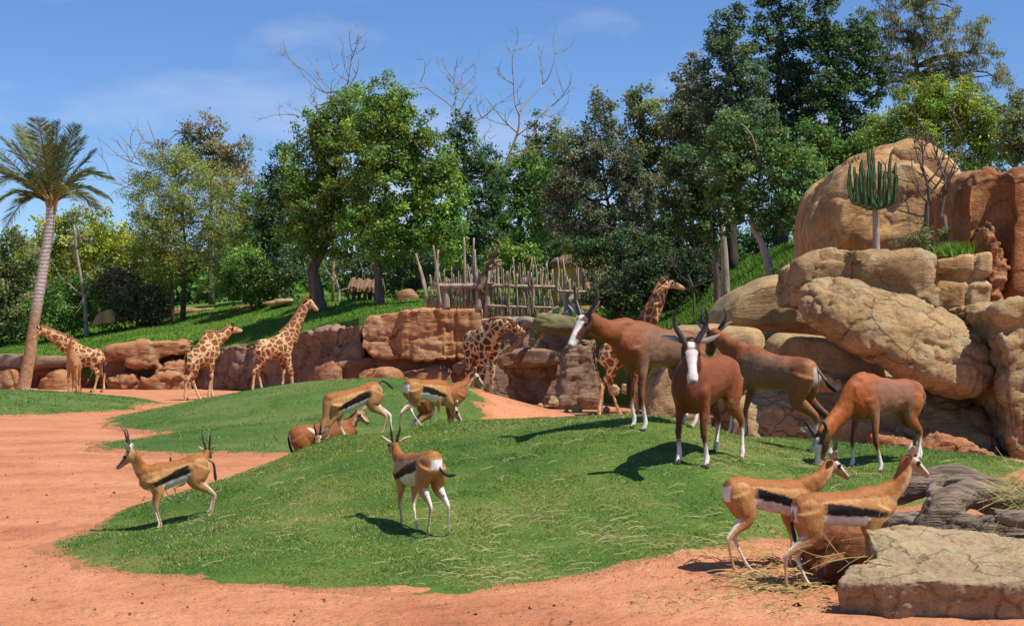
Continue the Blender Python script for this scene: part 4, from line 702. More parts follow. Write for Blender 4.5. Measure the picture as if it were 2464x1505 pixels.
tree('yellowish low tree filling the view behind the bare sapling', 230, 104, [(230, 610, 60, 50), (300, 600, 55, 55), (150, 640, 60, 50), (80, 620, 55, 55), (330, 650, 50, 50)], (.13, .15, .035), 6, 1.1, 16, 28, group=BG, seed=46, tr=.14)
bare('second pale stem leaning out of the slope grass', 1748, 45, [(1742, 600), (1735, 540), (1728, 480)], .12, [(1735, 540, .6, .8, 1.2), (1730, 500, -.7, .8, 1.2)], 1, 'bare_tree', 'bark_pale', 1)
bare('slender pale bare sapling between the palm and the feathery acacia', 208, 86, [(205, 740), (198, 690), (185, 610), (178, 540)], .13, [(197, 690, .5, 1, 3.0), (190, 640, -.5, .9, 1.8), (184, 600, .4, 1, 1.8), (200, 710, -1, .6, 2.0)], 2, 'bare_sapling', 'bark_pale', 2)
bare('bare acacia crown reaching above the broad green tree', 800, 79, [(805, 500), (820, 300), (835, 210)], .085, [(830, 230, -1, .5, 2.4), (832, 220, .6, .9, 1.9), (825, 250, -1.2, .25, 2.6), (835, 205, .1, 1, 1.6), (820, 280, -1, -.1, 2.2)], 3, depth=3, curve=.9)
bare('bare twiggy branches fanning over the upright dark tree', 1130, 86, [(1125, 500), (1110, 330), (1090, 260)], .08, [(1090, 260, -1, .7, 2.2), (1095, 270, -.3, 1, 2.0), (1100, 280, .7, .8, 2.4), (1108, 310, .9, .4, 2.4), (1090, 255, .2, 1, 1.8)], 4, depth=3, curve=.6)
bare('bare acacia with arching twigs between the green tree and the columnar pair', 1200, 84, [(1190, 500), (1215, 400), (1245, 320), (1250, 270)], .10, [(1245, 320, -.9, .8, 2.4), (1250, 280, -.4, 1, 2.2), (1250, 270, .7, .9, 2.2), (1240, 330, 1, .5, 2.4), (1225, 370, 1, .3, 2.2), (1215, 400, .8, .6, 2.6), (1210, 410, -.8, .7, 2.0)], 5, depth=3, curve=.5)
bare('bare twigs sticking out beside the feathery acacia', 380, 87, [(390, 600), (385, 480), (350, 400)], .08, [(350, 400, -1, .2, 3.0), (360, 420, -1, -.3, 2.8), (345, 395, -.8, .6, 2.0), (390, 380, -.4, 1, 2.2), (385, 470, -1, -.1, 2.6)], 6, depth=2, curve=.2)
bare('bare grey saplings under the broad green tree', 815, 78, [(815, 700), (805, 660)], .10, [(805, 680, -.6, 1, 1.6), (808, 670, .7, 1, 1.6), (815, 700, 1, .5, 1.8)], 7, 'bare_sapling', 'bark_pale', 2)
bare('forked dead branches in the dark undergrowth by the slope', 1670, 47, [(1668, 700), (1655, 660)], .05, [(1660, 680, -.8, .8, .7), (1656, 665, .5, 1, .8), (1665, 690, 1, .3, .6)], 8, 'dead_branch', 'bark', 2)
bare('bare thin tree in front of the ochre dome', 2222, 31, [(2228, 540), (2235, 490), (2230, 440), (2215, 400)], .055, [(2235, 490, -.9, .5, .8), (2233, 470, .5, 1, .9), (2230, 440, .7, .8, .7), (2222, 410, -.6, .9, .6), (2230, 520, -1, .25, .7), (2218, 405, .3, 1, .6)], 9, 'bare_tree', 'bark', 3, curve=.3)
bare('twisted bare stem against the ochre dome', 2285, 30.5, [(2275, 560), (2262, 530), (2270, 480), (2275, 430)], .05, [(2272, 470, .5, 1, .6), (2268, 490, -.8, .7, .6), (2275, 430, -.4, 1, .5), (2275, 435, .6, .8, .5)], 10, 'bare_tree', 'bark', 2)
tree('scrubby low shrub at the foot of the ochre dome', 2200, 30.5, [(2195, 585, 30, 28), (2225, 575, 25, 30), (2255, 570, 20, 22)], (.085, .105, .045), 5, .8, 12, 26, cat='shrub', name='shrub', group='shrubs on the bank', seed=33, tr=.03, limbs=8)
def tuft(label, px, py, Y, n, h, w, col):
    g = np.random.default_rng(4); b = P(px, py, Y); V = []; Fc = []; C = []
    for i in range(n):
        p = b+np.array([g.normal(0, w), g.normal(0, w*.6), 0]); d = np.array([g.normal(0, .35), g.normal(0, .3), 1])*h*g.uniform(.5, 1.1); s = np.array([.008, .004, 0]); o = len(V)
        V += [p-s, p+s, p+d*.6+s*.6, p+d*.6-s*.6, p+d+np.array([d[0], d[1], -.1*h])*.3]; Fc += [(o, o+1, o+2, o+3), (o+3, o+2, o+4)]; cc = np.array(col)*g.uniform(.6, 1.3); C += [cc]*5
    return tag(mk('grass_tuft', V, Fc, M['blade'], None, b, np.array(C), False), label, 'grass')
tuft('bright green grass tuft growing on the ledge by the red cliff', 2300, 618, 29.5, 420, .30, .16, (.12, .24, .02))
# palm
pb = XX(56, 72); t = thing('palm_tree', 'tall leaning date palm with ringed trunk at the low mound', 'palm tree', (pb, 72, 0))
path = catmull(np.array([P(55, 942, 72), P(70, 860, 72), P(85, 760, 72), P(100, 670, 72), P(113, 590, 72), P(121, 530, 72), P(124, 492, 72)]), 12)
k = len(path); w = np.linspace(0, 1, k); rad = .30-.10*w+.05*np.exp(-w*14)+.03*np.exp(-((w-.95)/.06)**2)
rr = []; cc_ = []; ps = []
for i in range(k):
    ring = (i % 2 == 0) and w[i] > .42
    ps.append(path[i]); rr.append(rad[i]*(.92+(.08 if ring else -.01)))
Vp, Fp = tube(np.array(ps), np.array(rr), 12, 1)
m, tn, b = new_mat('palm_bark'); v = coords(tn, (1, 1, 1)); sepz = nd(tn, 'ShaderNodeSeparateXYZ'); tn.links.new(v, sepz.inputs[0])
mrz = nd(tn, 'ShaderNodeMapRange'); mrz.inputs['From Min'].default_value = 3.0; mrz.inputs['From Max'].default_value = 4.2; tn.links.new(sepz.outputs[2], mrz.inputs[0])
wv = nd(tn, 'ShaderNodeTexWave', bands_direction='Z'); wv.inputs['Scale'].default_value = 1.9; wv.inputs['Distortion'].default_value = 3; wv.inputs['Detail'].default_value = 3; tn.links.new(v, wv.inputs['Vector'])
c_up = ramp(tn, wv.outputs['Fac'], [(.12, (.28, .24, .20)), (.35, (.56, .52, .47))]); c_lo = ramp(tn, noise(tn, v, 5, 5), [(.3, (.26, .15, .07)), (.7, (.46, .30, .16))])
tn.links.new(mixc(tn, mrz.outputs[0], c_lo, c_up), b.inputs['Base Color']); b.inputs['Roughness'].default_value = .9; bump(tn, b, noise(tn, v, 9, 5), .8, .05); M['palm_trunk'] = m
mk('trunk', Vp, Fp, m, t)
g = np.random.default_rng(12); top = path[-1]
mbx = MB(); 
for i in range(26):
    a = g.random()*6.28; d = np.array([math.cos(a), math.sin(a), g.uniform(.5, 1.4)]); mbx.add(*tube([top-np.array([0, 0, .5])+d*.1, top+d*.25, top+d*.7], [.10, .07, .03], 5, 2))
mbx.build('boot', M['twig'], t)
ends = [(-70, 320), (-60, 365), (-85, 440), (-40, 470), (15, 545), (262, 430), (228, 362), (235, 500), (185, 300), (90, 282), (62, 315), (140, 290), (30, 340), (5, 330), (210, 405), (180, 480), (60, 480), (110, 300), (160, 330), (-20, 400), (250, 470), (45, 300), (200, 330), (-30, 500), (130, 350), (85, 420)]
for i, (ex_, ey_) in enumerate(ends):
    e = P(ex_, ey_, 72+g.normal(0, 2.0)); ln = np.linalg.norm(e-top); hi = e[2] > top[2]+1.0
    mid = top+(e-top)*.45+np.array([0, 0, (.24 if not hi else .05)*ln]); q3 = top+(e-top)*.8+np.array([0, 0, (.13 if not hi else .035)*ln])
    R_ = catmull(np.array([top, mid, q3, e]), 14); V = []; Fc = []; C = []; T_ = np.gradient(R_, axis=0); T_ /= np.linalg.norm(T_, axis=1)[:, None]
    vt, ft = tube(R_[::4], np.linspace(.045, .008, len(R_[::4])), 4, 1); V += list(vt); Fc += [tuple(f) for f in ft]; C += [np.array([.18, .17, .05])]*len(vt)
    S_ = np.cross(T_, [0, 0, 1.]); S_ /= np.linalg.norm(S_, axis=1)[:, None]+1e-9
    for j in range(5, len(R_)):
        wj = j/len(R_); L_ = .75*math.sin(math.pi*min(1, wj*.92+.12))**.6+.12
        for sd in (-1, 1):
            for kk in range(2):
                p = R_[j]+T_[j]*.04*kk; d = unit(S_[j]*sd*.75+T_[j]*.9+np.cross(S_[j], T_[j])*.25+np.array([0, 0, -.25])+g.normal(0, .12, 3)); s = T_[j]*.015; o = len(V)
                V += [p-s, p+s, p+d*L_*.6+s*.8-np.array([0, 0, .03]), p+d*L_-np.array([0, 0, .12*L_])]; Fc += [(o, o+1, o+2), (o, o+2, o+3)]
                c0 = np.array([.135, .170, .062])*g.uniform(.6, 1.45); C += [c0]*4
    mk('frond', V, Fc, M['leaf'], t, None, np.array(C), False)
# candelabra cactus
cb = P(2108, 618, 28.6); t = thing('candelabra_cactus', 'candelabra cactus with upright green arms on a pale trunk', 'cactus', cb)
mb = MB(); mb.add(*tube([cb-np.array([0, 0, .1]), P(2107, 570, 28.6), P(2106, 520, 28.6), P(2104, 470, 28.6)], [.075, .06, .055, .05], 10, 4)); mb.build('trunk', M['cactus_wood'], t)
def star_tube(pts, r, n=5):
    A = catmull(np.asarray(pts, float), 5); kk = len(A); T_ = np.gradient(A, axis=0); T_ /= np.linalg.norm(T_, axis=1)[:, None]; rf = np.array([0.1, 1, 0.05]); Lx = np.cross(T_, rf); Lx /= np.linalg.norm(Lx, axis=1)[:, None]; Nx = np.cross(T_, Lx)
    V = []; Fc = []; m_ = 2*n
    for i in range(kk):
        ri = r*(1+.12*math.sin(i*2.1))*(.55 if i == kk-1 else 1)
        for j in range(m_):
            a = j*math.pi/n; q_ = ri*(1.0 if j % 2 == 0 else .55); V.append(A[i]+Lx[i]*math.cos(a)*q_+Nx[i]*math.sin(a)*q_)
    for i in range(kk-1):
        for j in range(m_): Fc.append((i*m_+j, i*m_+(j+1) % m_, (i+1)*m_+(j+1) % m_, (i+1)*m_+j))
    Fc.append(tuple((kk-1)*m_+j for j in range(m_))); Fc.append(tuple(range(m_-1, -1, -1))); return np.array(V), Fc
g = np.random.default_rng(3)
arms = [(2045, 372, -.3), (2040, 420, -.5), (2060, 430, -.4), (2072, 405, .2), (2083, 355, 0), (2092, 350, .3), (2098, 418, -.5), (2112, 428, -.4), (2128, 420, -.3), (2140, 400, .2), (2150, 368, -.2), (2158, 385, .1), (2068, 450, -.5), (2120, 440, -.55), (2052, 455, .2), (2090, 440, .4), (2135, 445, -.4), (2080, 420, -.6), (2105, 430, .5), (2036, 395, .1), (2163, 420, -.3), (2050, 400, .4), (2066, 388, -.2), (2076, 380, .5), (2100, 385, .1), (2114, 390, -.1), (2124, 378, .4), (2132, 405, .1), (2144, 415, -.5), (2154, 430, .3), (2042, 440, .3), (2058, 415, -.6), (2088, 400, -.3)]
for ax_, ay_, dy in arms:
    ax_ = 2104+(ax_-2104)*.9; ay_ += abs(g.normal(0, 10))
    r0 = P(2104+(ax_-2104)*.12, 492-abs(ax_-2104)*.10, 28.6+dy*.1); el = P(2104+(ax_-2104)*.85, min(500, 486-abs(ax_-2104)*.28+18), 28.6+dy*.8); tp_ = P(ax_, ay_, 28.6+dy)
    kink = g.normal(0, .03, 3); Vc, Fc = star_tube([r0, el, el*.45+tp_*.55+kink, tp_+kink*.5], .029*g.uniform(.85, 1.2), 5); mk('arm', Vc, Fc, M['cactus'], t, smooth=False)
# stick fences
def stick(mb, a, b_, r, g):
    a, b_ = np.array(a), np.array(b_); L_ = np.linalg.norm(b_-a); m1 = a*.66+b_*.34+g.normal(0, .022, 3)*L_; m2 = a*.33+b_*.67+g.normal(0, .026, 3)*L_
    mb.add(*tube([a, m1, m2, b_], [r, r*.95, r*.85, r*.55], 6, 3))
def fence(label, sticks, rails, posts, Y, seed):
    g = np.random.default_rng(seed); x = np.mean([XX(s[0], Y) for s in sticks]); t = thing('stick_fence', label, 'fence', (x, Y, GZ(x, Y)))
    for (px, bot, tx_, top_, r) in sticks:
        dy = g.normal(0, .12); mb = MB(); stick(mb, P(px, bot, Y+dy), P(tx_, top_, Y+dy+g.normal(0, .1)), r, g); mb.build('stick', M['stick'], t)
    for (x0, y0, x1, y1, r) in rails: mb = MB(); mb.add(*tube([P(x0, y0, Y-.22), P((x0+x1)/2, (y0+y1)/2+1, Y-.22), P(x1, y1, Y-.22)], [r, r, r*.9], 10, 4)); mb.build('rail', M['stick'], t)
    for (px, bot, top_, r) in posts: mb = MB(); mb.add(*tube([P(px, bot, Y-.12), P(px+1, (bot+top_)/2, Y-.12), P(px, top_, Y-.12)], [r*1.05, r, r], 10, 3)); mb.build('post', M['stick'], t)
    return t
g = np.random.default_rng(21); st = []
for px, top_, lean in [(1030, 610, -30), (1038, 640, -28), (1046, 660, -12), (1060, 590, -18), (1066, 600, -12), (1120, 570, -4), (1138, 572, 2), (1142, 600, 0)]: st.append((px, 740, px+lean, top_, .055))
for px in np.arange(1048, 1168, 3.6): st.append((px+g.normal(0, 1.2), 742, px+g.normal(0, 5), 664+g.normal(0, 17), g.uniform(.020, .038)))
for px in np.arange(1160, 1330, 2.9): st.append((px+g.normal(0, 1.0), 764+g.normal(0, 2), px+g.normal(0, 5)+2, 650+g.normal(0, 17)-(24 if g.random() < .18 else 0), g.uniform(.020, .040)))
fence('tall palisade of bleached crooked sticks with a log rail', st, [(1038, 688, 1190, 686, .10), (1180, 686, 1335, 690, .07), (1170, 735, 1330, 740, .05)], [(1073, 745, 690, .14), (1150, 752, 655, .12), (1172, 765, 640, .10), (1262, 765, 668, .08)], 60.2, 1)
g = np.random.default_rng(22); st2 = []
for px in np.arange(1345, 1465, 4.2): st2.append((px+g.normal(0, 1.5), 735, px+g.normal(0, 6)+2, 640+g.normal(0, 16), g.uniform(.03, .055)))
fence('ragged stick fence in front of the ochre hut', st2, [(1340, 700, 1468, 702, .06)], [], 66, 2)
mb = MB(); g = np.random.default_rng(30); branchy(mb, P(1150, 700, 59.6), unit([.25, 0, 1]), 1.1, .12, 2, g, .2, 2); branchy(mb, P(1165, 640, 59.6), unit([.9, 0, .6]), .7, .12, 1, g, .2, 2)
tag(mb.build('dead_snag', M['driftwood'], None, P(1150, 745, 59.6)), 'forked dead snag caught in the palisade of sticks', 'snag')
# huts
def hut(label, px0, px1, wy0, wy1, Y, roof, wallmat, D=4):
    x0, x1 = XX(px0, Y), XX(px1, Y); z1 = CZ-(wy0-HY)/F*Y; z0 = min(CZ-(wy1-HY)/F*Y, GZ((x0+x1)/2, Y)); t = thing('hut', label, 'hut', ((x0+x1)/2, Y, z0))
    n = 14; cx, rx = (x0+x1)/2, (x1-x0)/2; V = []; Fc = []
    for zz in np.linspace(z0-.3, z1, 6):
        for j in range(n): a = j*2*math.pi/n; V.append((cx+rx*math.cos(a)*(1+.01*math.sin(zz*9+j)), Y+D/2+D/2*math.sin(a), zz))
    for i in range(5):
        for j in range(n): Fc.append((i*n+j, i*n+(j+1) % n, (i+1)*n+(j+1) % n, (i+1)*n+j))
    mk('wall', V, Fc, M[wallmat], t)
    zt = CZ-(roof-HY)/F*Y; V = []; Fc = []; prof = [(1.18, z1-.25), (1.22, z1-.12), (.95, z1+(zt-z1)*.35), (.5, z1+(zt-z1)*.75), (.06, zt)]
    for rr_, zz in prof:
        for j in range(28): a = j*2*math.pi/28; q_ = rr_*(1+.035*math.sin(j*7.3+zz*5)); V.append((cx+rx*q_*math.cos(a), Y+D/2+D/2*q_*math.sin(a), zz+.05*math.sin(j*3.1)))
    for i in range(4):
        for j in range(28): Fc.append((i*28+j, i*28+(j+1) % 28, (i+1)*28+(j+1) % 28, (i+1)*28+j))
    Fc.append(tuple(range(28))); Fc.append(tuple(4*28+j for j in range(27, -1, -1))); mk('roof', V, Fc, M['thatch'], t); return t
hut('round ochre hut with dark thatched roof behind the ragged fence', 1330, 1456, 624, 735, 70, 604, 'ochre')
def lean_to(label, px0, px1, ytop, yeave, Y):
    x0, x1 = XX(px0, Y), XX(px1, Y); zt, ze = CZ-(ytop-HY)/F*Y, CZ-(yeave-HY)/F*Y; zg = GZ((x0+x1)/2, Y); t = thing('shelter', label, 'shelter', ((x0+x1)/2, Y, zg))
    n = 22; V = []; g = np.random.default_rng(8)
    for k_, (yy, zz) in enumerate([(Y-.6, ze), (Y+.9, zt), (Y+2.4, ze)]):
        for j in range(n):
            x = x0-.25+(x1-x0+.5)*j/(n-1); r = g.normal(0, .07); V += [(x, yy+r*(k_ != 1), zz+g.normal(0, .04)), (x, yy+r*(k_ != 1), zz-.22+g.normal(0, .05))]
    Fc = []
    for k_ in range(2):
        for j in range(n-1):
            a = (k_*n+j)*2; b_ = ((k_+1)*n+j)*2; Fc += [(a, a+2, b_+2, b_), (a+1, b_+1, b_+3, a+3)]
    for j in range(n-1):
        a = j*2; Fc.append((a, a+1, a+3, a+2)); a = (2*n+j)*2; Fc.append((a, a+2, a+3, a+1))
    for j in (0, n-1):
        for k_ in range(2): a = (k_*n+j)*2; b_ = ((k_+1)*n+j)*2; Fc.append((a, b_, b_+1, a+1))
    mk('roof', V, Fc, M['thatch'], t, smooth=False)
    for x in (x0, (x0+x1)/2, x1):
        for yy in (Y-.4, Y+2.2): mb = MB(); mb.add(*tube([(x, yy, zg-.3), (x+.03, yy, (zg+ze)/2), (x, yy, ze)], [.10, .09, .09], 7, 2)); mb.build('post', M['bark_dark'], t)
    return t
lean_to('low thatched brown shelter between the grey trunks', 852, 905, 668, 692, 76)
rock('low reddish boulder at the end of the bank behind the straight trunk', [O([(945, 735), (955, 705), (985, 694), (1005, 710), (1008, 735)], 76, 1.5, .2)], 'rock_deep', .08, 3, .12, .8, cells=.2, cellsize=.7, seed=55)
rock('ochre stones on the bank below the feathery acacia', [O([(222, 775), (232, 750), (265, 742), (282, 760), (284, 785), (225, 785)], 85, 1.2, .2)], 'rock_ochre', .1, 3, .15, .8, cells=.3, cellsize=.8, seed=50)
rock('flat yellow rock lying at the top of the bank', [O([(636, 730), (668, 721), (704, 717), (710, 724), (650, 735)], 80, 1.2, .1)], 'rock_ochre', .1, 3, .12, .8, seed=51)
rock('pale yellow strip of rock along the bank path', [O([(540, 745), (580, 732), (640, 724), (640, 734), (545, 752)], 83, 1.2, .1)], 'rock_ochre', .1, 3, .12, .8, seed=52)
rock('low red earth bank behind the acacia trunks', [O([(370, 752), (420, 742), (520, 738), (525, 748), (400, 760), (372, 762)], 92, 1.5, .1)], 'rock_red', .12, 3, .12, .8, seed=53)
# ------------------------------------------------------------ animals
SP = {
 'gazelle': dict(hip=(-.25, .545), chest=(.17, .505), voxel=.0095,
   torso=[(-.365, .555, .03, .05), (-.335, .553, .075, .095), (-.25, .545, .098, .122), (-.10, .532, .092, .112), (.05, .512, .098, .125), (.17, .505, .095, .135), (.26, .512, .078, .115), (.33, .53, .045, .07)],
   neckr=[(.062, .092), (.046, .062), (.037, .047), (.035, .04)], nb=(.255, .555),
   headL=.185, head=[(-.06, .026, .028), (.08, .042, .05), (.28, .043, .052), (.55, .031, .038), (.82, .024, .027), (1.0, .016, .018)],
   fl=[(.215, .062, .50, .05, .085), None], fleg=[(0, 0, .050, .080), (.26, -.035, .036, .050), (.42, -.010, .024, .030), (.58, .010, .0175, .0195), (.66, .004, .0125, .014), (.80, -.008, .0105, .012), (.90, -.012, .0135, .0145), (.955, .004, .011, .013), (1.0, .016, .013, .018)],
   hl=(-.275, .055, .545), hleg=[(0, 0, .060, .100), (.20, .045, .060, .092), (.33, .052, .042, .066), (.46, -.035, .024, .034), (.56, -.088, .0165, .024), (.66, -.080, .0125, .016), (.80, -.058, .0105, .0125), (.905, -.040, .0135, .0145), (.955, -.018, .011, .013), (1.0, 0, .013, .018)],
   ff=(.225, .058), hf=(-.275, .055), eye=(.36, .040, .018, .0135), ear=.115, earw=.026, tail=.22, tailr=.012),
 'bontebok': dict(hip=(-.40, .775), chest=(.25, .735), voxel=.0138,
   torso=[(-.575, .79, .04, .07), (-.53, .782, .115, .14), (-.40, .775, .150, .185), (-.18, .755, .152, .180), (.05, .735, .165, .210), (.25, .735, .160, .245), (.40, .745, .125, .20), (.50, .755, .075, .12)],
   neckr=[(.095, .165), (.075, .115), (.062, .088), (.058, .068)], nb=(.36, .82),
   headL=.37, head=[(-.05, .045, .05), (.08, .074, .088), (.28, .076, .09), (.55, .054, .064), (.85, .050, .052), (1.0, .034, .034)],
   fl=[(.31, .095, .72, .08, .15), None], fleg=[(0, 0, .066, .125), (.25, -.04, .047, .070), (.42, -.012, .034, .043), (.58, .012, .030, .033), (.66, .004, .023, .027), (.80, -.010, .020, .023), (.89, -.014, .027, .029), (.95, .008, .022, .026), (1.0, .026, .028, .036)],
   hl=(-.42, .085, .775), hleg=[(0, 0, .085, .155), (.20, .06, .085, .135), (.34, .07, .060, .095), (.45, -.03, .038, .055), (.54, -.105, .028, .040), (.65, -.095, .022, .028), (.80, -.070, .020, .023), (.89, -.050, .027, .029), (.95, -.022, .022, .026), (1.0, .002, .028, .036)],
   ff=(.32, .10), hf=(-.42, .095), eye=(.30, .062, .030, .020), ear=.19, earw=.034, tail=.42, tailr=.016),
 'giraffe': dict(hip=(-.5, 1.78), chest=(.45, 1.93), voxel=.032,
   torso=[(-.80, 1.80, .08, .12), (-.72, 1.78, .24, .28), (-.5, 1.78, .30, .37), (-.2, 1.78, .34, .41), (.15, 1.84, .35, .47), (.45, 1.93, .32, .50), (.66, 2.02, .23, .40), (.80, 2.06, .12, .22)],
   neckr=[(.22, .40), (.15, .24), (.12, .165), (.10, .115)], nb=(.58, 2.18),
   headL=.60, head=[(-.06, .07, .08), (.1, .11, .13), (.3, .115, .13), (.58, .075, .09), (.85, .065, .068), (1.0, .04, .045)],
   fl=[(.50, .19, 1.85, .12, .25), None], fleg=[(0, 0, .13, .26), (.22, -.03, .11, .16), (.38, -.01, .085, .105), (.53, .02, .078, .085), (.62, .01, .055, .062), (.78, -.01, .048, .055), (.90, -.015, .062, .066), (.95, .01, .055, .062), (1.0, .04, .075, .09)],
   hl=(-.55, .17, 1.78), hleg=[(0, 0, .17, .31), (.18, .10, .15, .25), (.32, .08, .10, .15), (.44, -.06, .070, .10), (.52, -.12, .062, .09), (.62, -.10, .050, .062), (.78, -.07, .046, .055), (.90, -.05, .060, .066), (.95, -.02, .055, .062), (1.0, .01, .075, .09)],
   ff=(.52, .19), hf=(-.58, .18), eye=(.30, .10, .04, .035), ear=.24, earw=.06, tail=.95, tailr=.03)}
def chain(pts, rad, lat, n=14, m=4):
    A = np.column_stack([np.asarray(pts, float), np.asarray(rad, float), np.asarray(lat, float)]); S = catmull(A, m)
    C = S[:, :3]; T = np.gradient(C, axis=0); T /= np.linalg.norm(T, axis=1)[:, None]+1e-9
    Lt = S[:, 5:8]; Lt = Lt-T*(Lt*T).sum(1)[:, None]; Lt /= np.linalg.norm(Lt, axis=1)[:, None]+1e-9
    Nm = np.cross(T, Lt); a, b_ = np.maximum(S[:, 3], 1e-3), np.maximum(S[:, 4], 1e-3)
    V, Fc = rings(C, Lt, Nm, a, b_, n)
    return dict(C=C, T=T, L=Lt, N=Nm, a=a, b=b_, t=np.linspace(0, 1, len(C)), V=V, F=Fc)
def sstep(a, b_, x): u = np.clip((x-a)/(b_-a), 0, 1); return u*u*(3-2*u)
def mixv(c0, c1, w): return c0*(1-w)[:, None]+np.asarray(c1)*w[:, None]
def ell(c, r, sub=2):
    bm = bmesh.new(); bmesh.ops.create_icosphere(bm, subdivisions=sub, radius=1); V = np.array([v.co for v in bm.verts])*np.asarray(r)+c
    Fc = [tuple(v.index for v in f.verts) for f in bm.faces]; bm.free(); return V, Fc
def leaf_ear(b0, d, side, w, ln, th):
    """cupped pointed ear: closed shell along d, width along side"""
    n = unit(np.cross(d, side)); prof = [(0, .30), (.15, .62), (.4, 1.0), (.7, .72), (.9, .34), (1, .05)]; V = []; Fc = []
    for s, k in prof:
        for j, u in enumerate((-1, -.5, 0, .5, 1)):
            V.append(b0+d*ln*s+side*w*k*u+n*(w*k*(0.65*u*u)-0.25*w))
    m = len(V); V += [p-n*th for p in V]
    for i in range(len(prof)-1):
        for j in range(4):
            a = i*5+j; Fc.append((a, a+1, a+6, a+5)); Fc.append((m+a+5, m+a+6, m+a+1, m+a))
        for j in (0, 4):
            a = i*5+j; f = (a, a+5, m+a+5, m+a); Fc.append(f if j == 0 else f[::-1])
    Fc.append((0, m, m+1, 1)); Fc.append((1, m+1, m+2, 2)); Fc.append((2, m+2, m+3, 3)); Fc.append((3, m+3, m+4, 4))
    k = (len(prof)-1)*5
    for j in range(4): Fc.append((k+j, k+j+1, m+k+j+1, m+k+j))
    return np.array(V), Fc
NAME = {'gazelle': 'gazelle', 'bontebok': 'antelope', 'giraffe': 'giraffe'}
def animal(sp, label, Y, hip, chest, sgn, neck, poll, muz, feet={}, k=1.0, coat='', tail=None, horns=1.0, headY=0.0, muzY=None, earspread=0.0, group=None, droop=0, name=None, dark=0.0, turn=None, hornshape=None):
    S = SP[sp]
    # --- pelvis and chest from where they show in the photo; the body's real length gives the turn away from the picture plane
    ph = P(hip[0], hip[1], Y); pc = P(chest[0], chest[1], Y)
    Lb = math.hypot(S['chest'][0]-S['hip'][0], S['chest'][1]-S['hip'][1])*k
    d = pc-ph; pl = math.hypot(d[0], d[2])
    dY = sgn*math.sqrt(max(0.0, Lb*Lb-pl*pl))
    mid = (ph+pc)/2; yh, yc = Y-dY/2, Y+dY/2
    ph = P(hip[0], hip[1], yh); pc = P(chest[0], chest[1], yc)
    fw = unit(pc-ph); hd = unit([fw[0], fw[1], 0]); lt = unit(np.cross([0, 0, 1], hd)); up = np.cross(fw, lt); Lr = np.linalg.norm(pc-ph)
    a0 = math.atan2(S['chest'][1]-S['hip'][1], S['chest'][0]-S['hip'][0])
    # template (x,z) -> world: rotate so that template hip->chest lies along fw
    ca, sa = math.cos(-a0), math.sin(-a0); kx = Lr/(Lb/k)
    def tw(x, z, y=0):
        ux, uz = x-S['hip'][0], z-S['hip'][1]
        return ph+fw*(ux*ca-uz*sa)*kx+up*(ux*sa+uz*ca)*k+lt*y*k
    ch = {}
    T = S['torso']; ch['torso'] = chain([tw(x, z) for x, z, a, b_ in T], [(a*k, b_*k) for x, z, a, b_ in T], [lt]*len(T), 18)
    # --- head and neck
    # the head lies ahead of the chest along the body's heading
    tf = {'gazelle': .30, 'bontebok': .52, 'giraffe': .95}[sp]*k; ddx = abs(XX(poll[0], yc)-pc[0])
    headY += hd[1]*min(tf*1.15, ddx/abs(hd[0]) if abs(hd[0]) > .45 else tf)
    pp = P(poll[0], poll[1], yc+headY); hl = S['headL']*k
    dm = P(muz[0], muz[1], yc+headY)-pp; plen = math.hypot(dm[0], dm[2])
    if muzY is None: muzY = 1 if fw[1] > 0 else -1
    my = muzY*math.sqrt(max(0, hl*hl-plen*plen)); pm = P(muz[0], muz[1], yc+headY+my); hdv = unit(pm-pp); hlr = max(hl*0.9, min(hl*1.1, np.linalg.norm(pm-pp)))
    hh = np.array([hdv[0], hdv[1], 0.]); hh = unit(hh) if np.linalg.norm(hh) > .35 else hd
    hlat = unit(np.cross([0, 0, 1], hh)); hup = np.cross(hdv, hlat)
    nb = tw(*S['nb']); nr = S['neckr']
    nk = P(neck[0], neck[1], yc+headY*0.5)
    q1 = tw(S['nb'][0]-.10*(1 if sp != 'giraffe' else 2.5), S['nb'][1]-.05*(1 if sp != 'giraffe' else 3))
    nlat = [lt, lt, unit(lt*.5+hlat*.5+1e-6), hlat, hlat]
    npts = [q1, nb, nk, pp*0.85+nk*0.15-hup*.01*k, pp+hdv*hlr*.06]
    ch['neck'] = chain(npts, [(nr[0][0]*k*.7, nr[0][1]*k*.6)]+[(a*k, b_*k) for a, b_ in nr], nlat, 16)
    Hd = S['head']; ch['head'] = chain([pp+hdv*hlr*s-hup*(b_*k*0.25+0.02*k*s) for s, a, b_ in Hd], [(a*k, b_*k) for s, a, b_ in Hd], [hlat]*len(Hd), 16)
    # --- legs, feet on the ground
    hooves = []
    fg = []
    for key, root, off, prof in (('f', S['fl'][0][:3], S['ff'], S['fleg']), ('h', S['hl'], S['hf'], S['hleg'])):
        for s, sd in (('l', 1), ('r', -1)):
            r0 = tw(root[0], root[2], root[1]*sd)
            c0 = tw(off[0], S['hip'][1], 0); ft = np.array([c0[0], c0[1], 0])+lt*off[1]*sd*k*np.array([1, 1, 0])
            ov = feet.get(key+s)
            if ov is not None:
                if isinstance(ov, tuple): ft[1] += ov[1]; ft[0] = XX(ov[0], ft[1])
                else: ft[0] = XX(ov, ft[1])
            ft[2] = GZ(ft[0], ft[1]) if sp != 'giraffe' else H(ft[0], ft[1])
            pts = []; rad = []; ax = r0-ft
            for fr, o, a, b_ in prof:
                pts.append(r0+(ft-r0)*fr+hd*o*k+np.array([0, 0, 0.010*k if fr == 1 else 0])); rad.append((a*k, b_*k))
            ch[key+s] = chain(pts, rad, [lt]*len(pts), 12); hooves.append((ft, hd))
            fg.append(ft)
    mb = MB()
